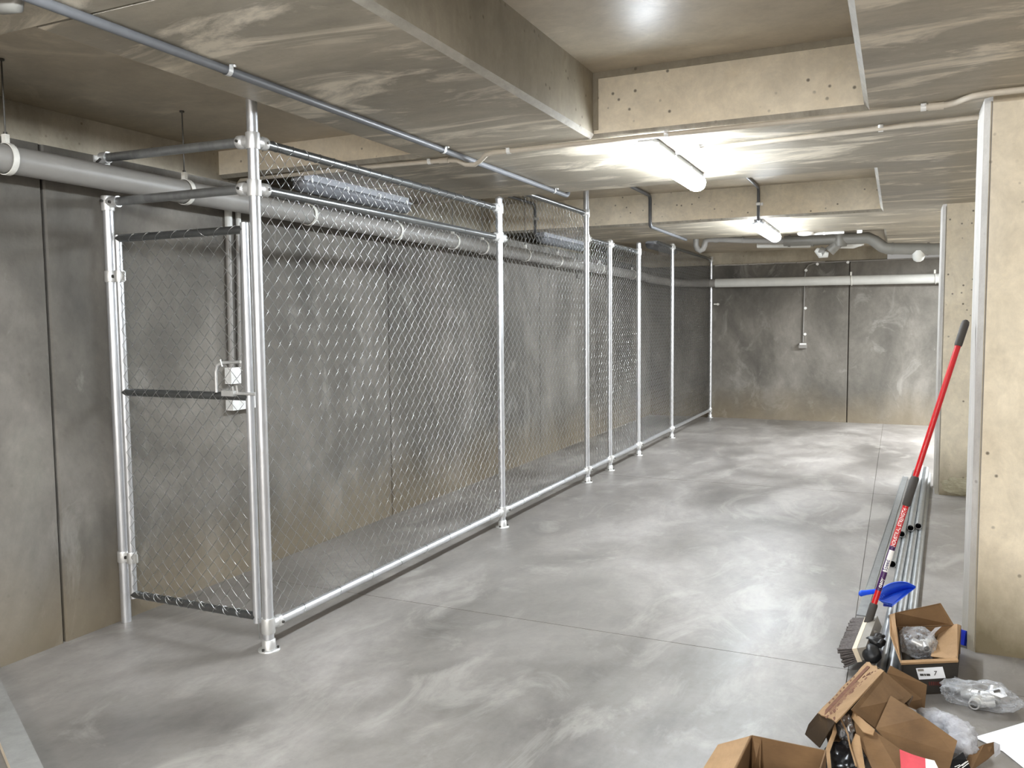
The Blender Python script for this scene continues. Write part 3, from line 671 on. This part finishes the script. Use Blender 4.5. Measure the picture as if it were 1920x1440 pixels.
# letters wrapped round the handle, facing the viewer
tocam = (EYEV-on(.3)); tocam = (tocam-dirv*tocam.dot(dirv)).normalized(); side = dirv.cross(tocam)
def wrap(txt, size, t0, name, mat, shear=0, lift=.0004, bold=True, rot=-.1, squeeze=1.0):
    vs, fs = text_mesh(txt, size, .0003, bold, shear); R_ = .0131+lift; m = MB(); out = []
    for v in vs:
        a = -(v.y-size*.36)/R_+rot
        out.append(foot+dirv*(t0*L+v.x*squeeze)+(tocam*math.cos(a)+side*math.sin(a))*(R_+v.z))
    m.add(out, fs); return m.build(name, mat, broom)
wrap('INDUSTRIAL STRENGTH', .0235, .262, 'lettering', 'white', squeeze=.72)
wrap('oaoy', .024, .132, 'lettering', 'white', squeeze=.95)
# white plate behind second word
m = MB(); vs = []
for i in range(9):
    a = -1.0+i*2.0/8
    for t_ in (.183, .252): vs.append(foot+dirv*(t_*L)+(tocam*math.cos(a+.3)+side*math.sin(a+.3))*.0133)
m.add(vs, [(2*i, 2*i+1, 2*i+3, 2*i+2) for i in range(8)]); m.build('white_patch', 'white', broom)
wrap('Speed', .023, .186, 'lettering', 'bluetext', lift=.0010, squeeze=.92)
# head: block on its side, bristles towards the left
hc = at(1606, 1195, z=.10); ha = (at(1615, 1165, z=.12)-at(1592, 1222, z=.09)).normalized()
bd = (Vector((-.92, -.05, -.38))); bd = (bd-ha*bd.dot(ha)).normalized(); hn = ha.cross(bd)
head_c = foot-dirv*.01-bd*.0
HM = Matrix(((ha.x, bd.x, hn.x, hc.x+.03), (ha.y, bd.y, hn.y, hc.y), (ha.z, bd.z, hn.z, hc.z), (0, 0, 0, 1)))
m = MB(); hl = .17
m.box(-hl, hl, -.008, .012, -.03, .03, 0, HM); m.build('head_block', 'wood', broom)
m = MB(); m.box(-hl*.98, hl*.98, -.045, -.008, -.026, .028, 0, HM)
m.tube([HM @ Vector((.02, -.05, 0)), on(-.02)], .016, 10); m.build('handle_bracket', 'sleeve', broom)
m = MB()
for i in range(62):
    for j in range(8):
        u = -hl+.008+(2*hl-.016)*i/61; v = -.028+.056*j/7; sx = random.uniform(-.006, .006); sz = random.uniform(-.004, .004)+(j-3.5)*.002; ln = .058+random.uniform(-.006, .004)
        a = HM @ Vector((u, .012, v)); b = HM @ Vector((u+sx+(i-30.5)*.0003, .012+ln, v+sz)); m.tube([a, b], [.0042, .005], 4, True)
m.build('bristles', 'bristle', broom, kind='stuff')

# ------------------------------------------------------------------ loose pipes on the floor
def loose(a, b, r, label, mi_open=True):
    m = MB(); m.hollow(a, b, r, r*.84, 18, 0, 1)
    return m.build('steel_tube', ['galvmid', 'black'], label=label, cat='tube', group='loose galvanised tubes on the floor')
PRD = .0225
b1 = at(1654, 1240, z=PRD); far1 = at(1704, 980, z=PRD); dd = (far1-b1).normalized(); sd = Vector((dd.y, -dd.x, 0))
def along(base, y): return base+dd*((y-base.y)/dd.y)
SP = .0455; b0, b2, b3 = b1-sd*SP, b1+sd*SP, b1+sd*SP*2; up = Vector((0, 0, SP*.87))
for b_, y0, y1, lab in ((b1, 3.50, 8.5, 'long steel tube on the floor, left one of the three running full length'), (b2, 3.42, 8.8, 'long steel tube on the floor, middle one of the three running full length'),
                        (b3, 3.62, 8.7, 'long steel tube on the floor, right one of the three running full length'),
                        (b0, 5.42, 8.3, 'short steel tube on the floor, its open end beside the red handle lettering'),
                        ((b0+b1)/2+up, 6.05, 8.6, 'upper tube with its open end half hidden by the broom handle'),
                        ((b1+b2)/2+up, 6.25, 8.9, 'upper tube with the round open end in the middle of the stack'),
                        ((b2+b3)/2+up, 6.33, 8.8, 'upper tube with the open end farthest right on the stack')):
    loose(along(b_, y0), along(b_, y1), PRD, lab)
m = MB(); pl0 = at(1606, 1152, z=.006); pl1 = at(1693, 893, z=.006); dv = (pl1-pl0).normalized(); sv_ = Vector((dv.y, -dv.x, 0))*.045
m.slab([pl0, pl0+sv_, pl1+sv_, pl1], .005); m.slab([pl0, pl0+sv_*.06, pl1+sv_*.06+Vector((0, 0, .012)), pl1+Vector((0, 0, .012))], .005)
m.build('flat_bar', 'galvmid', label='flat grey metal strip lying left of the tubes behind the broom', cat='metal strip')

# ------------------------------------------------------------------ dustpan
zp = .115
c_back = at(1652, 1110, z=zp+.03); lipA = at(1716, 1103, z=zp+.01); lipB = at(1673, 1137, z=zp-.02)
dp = thing('dustpan', (c_back.x, c_back.y, 0), 'blue plastic dustpan resting on the steel tubes behind the broom', 'dustpan')
backA = at(1686, 1090, z=zp+.055); backB = at(1648, 1124, z=zp+.03)
m = MB(); N = 10; fl = []; rim = []
bA = at(1692, 1100, z=zp); bB = at(1657, 1126, z=zp)
# floor of the pan
pass
# curved back wall
pa = [lipB, at(1651, 1127, z=zp), at(1662, 1119, z=zp), at(1680, 1111, z=zp), at(1700, 1105, z=zp), lipA]
pt = [lipB+Vector((0, 0, .012)), at(1647, 1124, z=zp+.045), at(1652, 1106, z=zp+.06), at(1672, 1094, z=zp+.065), at(1697, 1092, z=zp+.05), lipA+Vector((0, 0, .008))]
def cr(ps, n=5):
    out = []
    for i in range(len(ps)-1):
        p0 = ps[max(i-1, 0)]; p1 = ps[i]; p2 = ps[i+1]; p3 = ps[min(i+2, len(ps)-1)]
        for k in range(n):
            t = k/n; out.append(.5*((2*p1)+(-p0+p2)*t+(2*p0-5*p1+4*p2-p3)*t*t+(-p0+3*p1-3*p2+p3)*t**3))
    return out+[ps[-1]]
A_ = cr(pa); T_ = cr(pt); k = len(A_); cen = (lipA+lipB+bA+bB)/4
off = [(p-cen).normalized()*.003 for p in A_]; vs = A_+T_+[p+o_ for p, o_ in zip(A_, off)]+[p+o_ for p, o_ in zip(T_, off)]
m.add(vs, [(i, i+1, k+i+1, k+i) for i in range(k-1)]+[(2*k+i+1, 2*k+i, 3*k+i, 3*k+i+1) for i in range(k-1)]+[(k+i, k+i+1, 3*k+i+1, 3*k+i) for i in range(k-1)]+[(i+1, i, 2*k+i, 2*k+i+1) for i in range(k-1)], 0, True)
m.tube([p+Vector((0, 0, .001)) for p in T_], .003, 6)
m.add(A_, [tuple(range(len(A_)))])
m.build('pan', 'blue', dp)
m = MB(); h0 = at(1652, 1107, z=zp+.045); h1 = at(1611, 1113, z=zp+.045)
m.tube([h0, h0.lerp(h1, .15), h0.lerp(h1, .7), h0.lerp(h1, .93), h1], [.010, .012, .013, .016, .008], 12, True, 0, False, .6); m.build('handle', 'blue', dp)
q = (backB+h0)/2
m = MB(); s0 = at(1652, 1135, z=.075); m.box(s0.x+.01, s0.x+.05, s0.y, s0.y+.02, .072, zp-.012); m.build('shaded_underside', 'bluedark', dp)  # dark blue puts the shade under the pan into the colour

# ------------------------------------------------------------------ soft shapes
def blob(name, c, rx, ry, rz, mat, amp=.25, fr=3.0, seed=0, parent=None, sub=4, floor_z=None, rot=0, sharp=True, **tg):
    bm = bmesh.new(); bmesh.ops.create_icosphere(bm, subdivisions=sub, radius=1); sv = Vector((seed*3.1, seed*1.7, seed*.9)); c = Vector(c); R_ = Matrix.Rotation(rot, 3, 'Z')
    for v in bm.verts:
        p = v.co.copy(); n1 = noise.fractal(p*fr*.6+sv, 1, 2, 3)
        n2 = 1-2*abs(noise.noise(p*fr*1.6+sv*2)) if sharp else noise.noise(p*fr*1.6+sv)
        n3 = 1-2*abs(noise.noise(p*fr*3.7+sv*3)) if sharp else 0
        s = 1+amp*(n1+.4*n2+.10*n3)
        q = R_ @ Vector((p.x*rx*s, p.y*ry*s, p.z*rz*s)); q += c
        if floor_z is not None and q.z < floor_z: q.z = floor_z+.0005
        v.co = q
    me = bpy.data.meshes.new(name); bm.to_mesh(me); bm.free(); me.materials.append(M[mat])
    for pl_ in me.polygons: pl_.use_smooth = True
    o = bpy.data.objects.new(name, me); COL.objects.link(o)
    if parent: o.parent = parent; o.matrix_parent_inverse = parent.matrix_world.inverted()
    tag(o, **{k_: v_ for k_, v_ in tg.items()}); return o

# black fabric or rubber lump on the tubes
zt = .075
g1 = at(1644, 1207, z=zt+.05)
gl = thing('black_glove', (g1.x, g1.y, 0), 'crumpled black glove lying on the steel tubes beside the broom head', 'glove')
blob('palm', at(1634, 1225, z=zt+.02), .034, .055, .034, 'black', .22, 2, 3, gl, 3, None, .2)
blob('cuff', at(1640, 1203, z=zt+.045), .042, .03, .022, 'black', .2, 2, 5, gl, 3, None, -.4)
for i, (a, b) in enumerate((((1645, 1203), (1657, 1193)), ((1640, 1200), (1650, 1190)), ((1648, 1210), (1658, 1203)))):
    m = MB(); p0 = at(*a, z=zt+.05); p1 = at(*b, z=zt+.045); m.tube([p0, (p0+p1)/2+Vector((0, 0, .008)), p1], [.012, .012, .008], 10); m.build('finger', 'black', gl)

# ------------------------------------------------------------------ carton by the column
h = .135
FL, FR = at(1690, 1243, z=h), at(1795, 1238, z=h); BR, BL = at(1801, 1172, z=h), at(1682, 1176, z=h)
FR = Vector((min(FR.x, .300), FR.y, h)); BR = Vector((min(BR.x, .300), BR.y, h))
cb = thing('open_carton', ((FL.x+BR.x)/2, (FL.y+BR.y)/2, 0), 'open black-sided carton with raised brown flaps, holding bagged fittings by the column', 'carton')
def dn(p, z=.001): return Vector((p.x, p.y, z))
th = .004
for a, b, nm in ((FL, FR, 'side_panel'), (FR, BR, 'side_panel'), (BR, BL, 'side_panel'), (BL, FL, 'side_panel')):
    m = MB(); m.slab([a, b, dn(b), dn(a)], th, 0); n_ = (b-a).cross(Vector((0, 0, 1))).normalized()
    m.add([p-n_*(th+.0012) for p in (b, a, dn(a, .004), dn(b, .004))], [(0, 1, 2, 3)], 1); m.build(nm, ['cardblack', 'card'], cb)
m = MB(); m.slab([dn(FL, .004), dn(FR, .004), dn(BR, .004), dn(BL, .004)], .003); m.build('base_panel', 'carddark', cb)
m = MB(); m.slab([BL, BR.lerp(BL, .1), at(1764, 1131, z=h+.085), at(1680, 1149, z=h+.085)], th); m.build('back_flap', 'card', cb)
m = MB(); m.slab([FL, BL, at(1679, 1149, z=h+.07), at(1669, 1152, z=h+.05), at(1670, 1190, z=h+.035)], th); m.build('left_flap', 'cardlight', cb)
m = MB(); m.slab([FR, BR, at(1795, 1170, z=h+.012), at(1768, 1171, z=h-.03), at(1750, 1212, z=h-.045), at(1745, 1230, z=h-.035)], th); m.build('right_flap', 'cardlight', cb)
m = MB(); m.slab([FL+Vector((0, -.006, .002)), FR+Vector((.004, -.006, .002)), FR+Vector((0, .012, .006)), FL+Vector((0, .012, .006))], .009); m.build('front_flap', 'cardlight', cb)
ux = (FR-FL).normalized(); nn = Vector((ux.y, -ux.x, 0)); lz = .115
q0 = at(1717, 1252, y=(FL.y+FR.y)/2)
def fp(px, py, o=.0):   # point on the front face
    d = at(px, py, z=0)-EYEV; t = (FL-EYEV).dot(nn)/d.dot(nn); return EYEV+d*t+nn*(.0012+o)
lab = MB(); lab.slab([fp(1717, 1253), fp(1767, 1250), fp(1773, 1271), fp(1723, 1274)], .0008); lo = lab.build('shipping_label', 'paper', cb)
m = MB(); 
for a0, a1 in ((1724, 1731), (1732, 1735), (1736, 1743)): m.slab([fp(a0, 1263, .0008), fp(a1, 1263, .0008), fp(a1+1, 1267, .0008), fp(a0+1, 1267, .0008)], .0003)
m.slab([fp(1720, 1254.5, .0006), fp(1731, 1254, .0006), fp(1732, 1258, .0006), fp(1721, 1258.5, .0006)], .0003, 1)
m.build('label_print', ['rubber', 'sleeve'], lo)
text_on(lo, 'lettering', '7', .026, fp(1750, 1266, .0006), fp(1760, 1265.6)-fp(1750, 1266), (0, 0, 1), 'rubber')
m = MB()
for k in range(7): m.slab([fp(1741+k*4, 1278, .0), fp(1743.5+k*4, 1277.8, .0), fp(1744+k*4, 1284.8, .0), fp(1741.5+k*4, 1285, .0)], .0004)
m.build('side_print', 'print2', cb)
bagc = at(1722, 1206, z=.10)
bg = thing('bag_of_fittings', (bagc.x, bagc.y, .01), 'crumpled clear bag of metal fittings inside the open black-sided carton', 'bag')
blob('film', bagc, .072, .085, .058, 'film', .3, 2.6, 11, bg, 5, .012)
for i in range(5):
    c = bagc+Vector((random.uniform(-.04, .04), random.uniform(-.05, .04), random.uniform(-.03, .015))); m = MB(); a = random.uniform(0, PI); d = Vector((math.cos(a), math.sin(a), .3)).normalized()
    m.hollow(c-d*.022, c+d*.022, .017, .013, 12, 0, 1, .02); m.build('fitting', ['cast', 'bolt'], bg)
for i, (a, b) in enumerate((((1742, 1196), (1758, 1176)), ((1718, 1196), (1702, 1182)))):
    m = MB(); p0 = at(*a, z=.15); p1 = at(*b, z=.19); w_ = Vector((.02, .01, .004)); mid = (p0+p1)/2+Vector((.004, 0, .006))
    m.add([p0-w_*.4, p0+w_*.4, mid-w_*.6, mid+w_*.5, p1-w_*.5, p1+w_*.8], [(0, 1, 3, 2), (2, 3, 5, 4)]); m.build('bag_neck', 'filmwhite', bg)
# blue packet behind the carton
pa_ = at(1783, 1156, z=.05); pb_ = at(1800, 1160, z=.05)
m = MB(); z_ = .05; yk = BR.y+.06
bp = thing('blue_packet', (.25, yk+.03, 0), 'blue printed plastic packet wedged between the carton and the near column', 'packet')
m.slab([(.20, yk+.10, .012), (.305, yk+.03, .012), (.312, yk+.05, .075), (.215, yk+.12, .075)], .02); m.build('sleeve', 'bluedark', bp)
text_on(bp, 'lettering', 'ALLY', .036, Vector((.205, yk+.10, .028)), Vector((.105, -.07, 0)), (.01, .02, .063), 'white', bold=True)

# ------------------------------------------------------------------ printed collapsed carton
ca = thing('torn_carton', tuple(dn(at(1640, 1330, z=.12))), 'large tipped-over carton with faded brown printing and flaps splayed open', 'carton')
a1, a2, a3, a4 = at(1625, 1241, z=.165), at(1657, 1258, z=.225), at(1567, 1354, z=.225), at(1533, 1337, z=.165)
s1, s2, s3 = at(1597, 1330, z=.225), at(1712, 1305, z=.145), at(1642, 1366, z=.145)
def jag(p, q, n, amp):
    out = []
    for i in range(n+1):
        t = i/n; r_ = p.lerp(q, t)
        if 0 < i < n: r_ = r_+Vector((random.uniform(-amp, amp), random.uniform(-amp, amp), random.uniform(-amp, amp)*.4))
        out.append(r_)
    return out
def sheet(name, poly, mat, parent, th=.004, **k):
    m = MB(); m.slab(poly, th); return m.build(name, mat, parent, **k)
pp_ = sheet('printed_panel', jag(a1, a2, 7, .008)+[a2]+jag(a3, a4, 7, .007)+jag(a4, a1, 9, .002)[1:-1], 'cardlight', ca)
un = (a2-a1).cross(a4-a1).normalized()
if un.z < 0: un = -un
def pf(u, v, o=.0012): return a1+(a4-a1)*u+(a2-a1)*v+un*o
m = MB()
m.slab([pf(.05, .18), pf(.97, .18), pf(.97, .34), pf(.05, .34)], .0004)
for i in range(34):
    u = .34+i*.0165; m.slab([pf(u, .34, .0016), pf(u+.009, .34, .0016), pf(u+.009, random.uniform(.48, .62), .0016), pf(u, random.uniform(.48, .62), .0016)], .0003)
for i in range(60):
    u = random.uniform(.03, .95); v = random.uniform(.42, .86); w_ = random.uniform(.015, .05); h_ = random.uniform(.03, .08)
    m.slab([pf(u, v, .0018), pf(u+w_, v, .0018), pf(u+w_, v+h_, .0018), pf(u, v+h_, .0018)], .0003)
for i in range(8): u = .3+i*.07; m.slab([pf(u, .06, .0018), pf(u+.025, .06, .0018), pf(u+.025, .12, .0018), pf(u, .12, .0018)], .0003)
m.build('faded_print', 'print', pp_)
sheet('side_panel', [a2, s2, s3, s1], 'card', ca)
sheet('tab', [at(1700, 1297, z=.152), at(1712, 1305, z=.147), at(1704, 1322, z=.135), at(1692, 1312, z=.14)], 'carddark', ca, .006)
sheet('inner_flap', [at(1670, 1248, z=.215), at(1738, 1284, z=.15), at(1735, 1310, z=.09), at(1733, 1337, z=.03), at(1690, 1320, z=.09), at(1664, 1262, z=.19)], 'card', ca)
sheet('front_flap', [at(1670, 1304, z=.19), at(1733, 1345, z=.16), at(1795, 1389, z=.12), at(1788, 1414, z=.09), at(1779, 1448, z=.05), at(1715, 1450, z=.05), at(1642, 1366, z=.15)], 'card', ca)
sheet('dark_flap', [a4, at(1549, 1340, z=.18), at(1565, 1354, z=.215), at(1554, 1372, z=.13), at(1536, 1402, z=.03), at(1509, 1377, z=.02), at(1516, 1358, z=.08)], 'carddark', ca)
sheet('far_panel', [a1, a2, dn(a2-Vector((0, -.02, 0)), .002), dn(a1, .002)], 'carddark', ca)
sheet('left_panel', [a1+Vector((.008, 0, -.006)), a4+Vector((.008, 0, -.006)), dn(a4+Vector((.06, 0, 0)), .002), dn(a1+Vector((.05, 0, 0)), .002)], 'carddark', ca)

# lower torn carton with foil and black film
cd = thing('torn_carton', tuple(dn(at(1620, 1400, z=.1))), 'torn brown carton under the tipped one, silver foil and black film showing inside', 'carton')
d1 = at(1597, 1333, z=.19)
sheet('right_panel', [d1, at(1642, 1372, z=.17), at(1690, 1406, z=.13), at(1688, 1452, z=.10), at(1640, 1452, z=.10), at(1626, 1420, z=.12), at(1608, 1386, z=.15)], 'card', cd)
sheet('corner_strip', [at(1600, 1333, z=.20), at(1640, 1368, z=.19), at(1637, 1378, z=.18), at(1618, 1372, z=.18), at(1596, 1344, z=.19)], 'cardlight', cd)
sheet('inner_strip', [at(1604, 1375, z=.17), at(1612, 1380, z=.17), at(1624, 1452, z=.13), at(1612, 1452, z=.13), at(1594, 1400, z=.15)], 'cardlight', cd)
sheet('left_strip', jag(at(1566, 1356, z=.16), at(1548, 1405, z=.14), 5, .002)+[at(1553, 1452, z=.12), at(1560, 1452, z=.12), at(1556, 1408, z=.14), at(1569, 1372, z=.155)], 'cardlight', cd)
sheet('inner_panel', [at(1590, 1350, z=.10), at(1606, 1375, z=.10), at(1610, 1420, z=.09), at(1570, 1420, z=.08), at(1562, 1390, z=.08)], 'card', cd)
blob('silver_foil', at(1584, 1362, z=.15), .022, .05, .04, 'foil', .35, 3, 21, None, 4, .01, .3, label='crumpled silver foil sticking out of the torn carton', cat='foil')
blob('black_film', at(1582, 1428, z=.08), .06, .06, .05, 'blackfilm', .25, 2.5, 23, None, 4, .004, .1, label='crumpled black plastic film inside the torn carton', cat='film')
m = MB(); m.tube([at(1574, 1344, z=.19), at(1582, 1360, z=.185), at(1590, 1378, z=.175), at(1594, 1400, z=.16), at(1605, 1436, z=.15)], .0028, 6); m.build('torn_edge', 'cardlight', cd)
# pink and white leaflet
pk = thing('leaflet', tuple(at(1720, 1425, z=.08)), 'pink and white printed leaflet lying on the brown flaps', 'leaflet')
sheet('pink_half', [at(1687, 1405, z=.158), at(1712, 1415, z=.145), at(1735, 1422, z=.137), at(1736, 1450, z=.118), at(1690, 1450, z=.125)], 'pinkpaper', pk, .0015)
sheet('white_half', [at(1735, 1422, z=.137), at(1752, 1426, z=.132), at(1764, 1450, z=.115), at(1736, 1450, z=.118)], 'white', pk, .0015)

# carton at the bottom edge
hcn = .20
ce = thing('open_carton', tuple(dn(at(1450, 1430, z=hcn))), 'open plain brown carton cut off by the bottom edge of the view', 'carton')
k1, k2 = at(1409, 1379, z=hcn), at(1549, 1408, z=hcn); k0 = at(1372, 1455, z=hcn)
e1 = (k2-k1); wdt = Vector((e1.x, e1.y, 0)); kf = (k0-k1).normalized()*.30
k3 = k2+kf; k0 = k1+kf
for a, b in ((k1, k2), (k2, k3), (k3, k0), (k0, k1)):
    m = MB(); m.slab([a, b, dn(b), dn(a)], .004); m.build('side_panel', 'card', ce)
m = MB(); m.slab([dn(k0, .003), dn(k1, .003), dn(k2, .003), dn(k3, .003)], .002); m.build('base_panel', 'carddark', ce)
sheet('left_flap', [k1, k0, at(1300, 1470, z=hcn-.05), at(1346, 1396, z=hcn-.03)], 'cardlight', ce)
sheet('corner_tab', [k1+Vector((.003, -.002, 0)), k1.lerp(k2, .14)+Vector((0, -.004, -.004)), dn(k1.lerp(k2, .14)+Vector((0, -.02, 0)), .08), dn(k1+Vector((.01, -.05, 0)), .08)], 'card', ce)

# ------------------------------------------------------------------ plastic bags, paper, scraps
fb = at(1838, 1305, z=.03)
bf = thing('bag_of_fittings', (fb.x, fb.y, 0), 'clear plastic bag of metal fittings on the floor before the near column', 'bag')
blob('film', fb+Vector((0, -.015, .012)), .125, .075, .046, 'film', .28, 2.4, 31, bf, 5, .001, .12)
for (px, py, s, ax) in ((1806, 1291, .020, (1, .2, .1)), (1822, 1302, .022, (.8, -.5, .2)), (1845, 1308, .023, (.9, .1, .3)), (1862, 1304, .022, (.2, .9, .5)), (1848, 1318, .019, (.9, .3, .1)), (1830, 1316, .02, (.3, .9, 0))):
    c = at(px, py, z=s+.004); d = Vector(ax).normalized(); m = MB(); m.hollow(c-d*s*1.5, c+d*s*1.5, s, s*.72, 14, 0, 1, .03); m.tube([c-d*s*.3, c+d*s*.3], s*1.15, 14); m.build('fitting', ['cast', 'bolt'], bf)
m = MB(); m.slab([at(1848, 1295, z=.075), at(1878, 1288, z=.08), at(1889, 1305, z=.07), at(1878, 1308, z=.07), at(1862, 1302, z=.076)], .0012); lb = m.build('paper_label', 'paper', bf, label='white paper label')
m = MB(); m.slab([at(1862, 1295, z=.0795), at(1874, 1292, z=.082), at(1876, 1296, z=.08), at(1864, 1299, z=.078)], .0006); m.build('label_print', 'rubber', lb)
m = MB(); p0 = at(1785, 1300, z=.02); m.slab([at(1782, 1296, z=.02), at(1789, 1268, z=.08), at(1803, 1274, z=.085), at(1814, 1284, z=.06), at(1800, 1296, z=.03)], .001); m.build('bag_neck', 'film', bf)
wb = thing('bubble_wrap', tuple(dn(at(1785, 1365, z=.05))), 'crumpled milky plastic wrap lying behind the brown flap', 'wrap')
for i, (px, py, z, rx, ry, rz) in enumerate(((1752, 1346, .05, .05, .04, .028), (1775, 1358, .06, .05, .045, .034), (1800, 1376, .07, .05, .05, .04), (1806, 1396, .06, .045, .04, .035))):
    blob('plastic_fold', at(px, py, z=z), rx, ry, rz, 'filmwhite', .3, 2.5, 40+i, wb, 4, .001, -.6)
m = MB(); m.slab([at(1826, 1382, z=.003), at(1868, 1370, z=.006), at(1935, 1350, z=.004), at(2060, 1400, z=.003), at(1990, 1500, z=.003), at(1930, 1448, z=.003), at(1880, 1408, z=.004)], .0012)
m.build('paper_sheet', 'paper', label='large white paper sheet on the floor in the bottom right corner', cat='paper')
cs = thing('card_scrap', tuple(dn(at(1850, 1420, z=.04))), 'curled brown cardboard scrap on the white paper', 'cardboard')
sheet('curled_piece', [at(1820, 1408, z=.06), at(1845, 1396, z=.075), at(1864, 1391, z=.08), at(1865, 1412, z=.04), at(1852, 1424, z=.03), at(1820, 1446, z=.02), at(1812, 1430, z=.03)], 'card', cs)
sheet('pale_end', [at(1864, 1391, z=.08), at(1875, 1396, z=.07), at(1876, 1412, z=.04), at(1866, 1420, z=.035)], 'filmwhite', cs, .002)
bk = thing('black_sachet', tuple(dn(at(1795, 1428, z=.03))), 'black plastic sachet with white scribbled marks at the bottom edge', 'sachet')
sheet('sachet_body', [at(1776, 1448, z=.05), at(1786, 1424, z=.07), at(1806, 1410, z=.085), at(1812, 1424, z=.06), at(1824, 1448, z=.03)], 'blackfilm', bk, .01)
m = MB()
for a, b in (((1793, 1442), (1812, 1428)), ((1799, 1444), (1816, 1431)), ((1804, 1436), (1815, 1427)), ((1790, 1438), (1800, 1434))): m.tube([at(*a, z=.066), at(*b, z=.075)], .0012, 5)
m.build('white_marks', 'white', bk)

# ------------------------------------------------------------------ board on the floor, bottom left
c0 = at(82, 1440, z=.03); far = at(-30, 1210, z=.03); dr = (far-c0).normalized(); c1 = at(33, 1446, z=.03)
wv = (c1-c0); wv = wv-dr*wv.dot(dr); w_ = wv.normalized()*.085
m = MB(); q = [c0, c0+dr*1.5, c0+dr*1.5+w_, c0+w_]
lowq = [dn(p, .001) for p in q]; m.add(q+lowq, [(0, 1, 2, 3), (7, 6, 5, 4)], 0); m.add(q+lowq, [(0, 4, 5, 1), (1, 5, 6, 2), (3, 7, 4, 0)], 0); m.add(q+lowq, [(2, 6, 7, 3)], 1)
m.build('floor_board', ['board', 'boardedge'], label='pale grey board lying on the floor in the bottom left corner', cat='board')
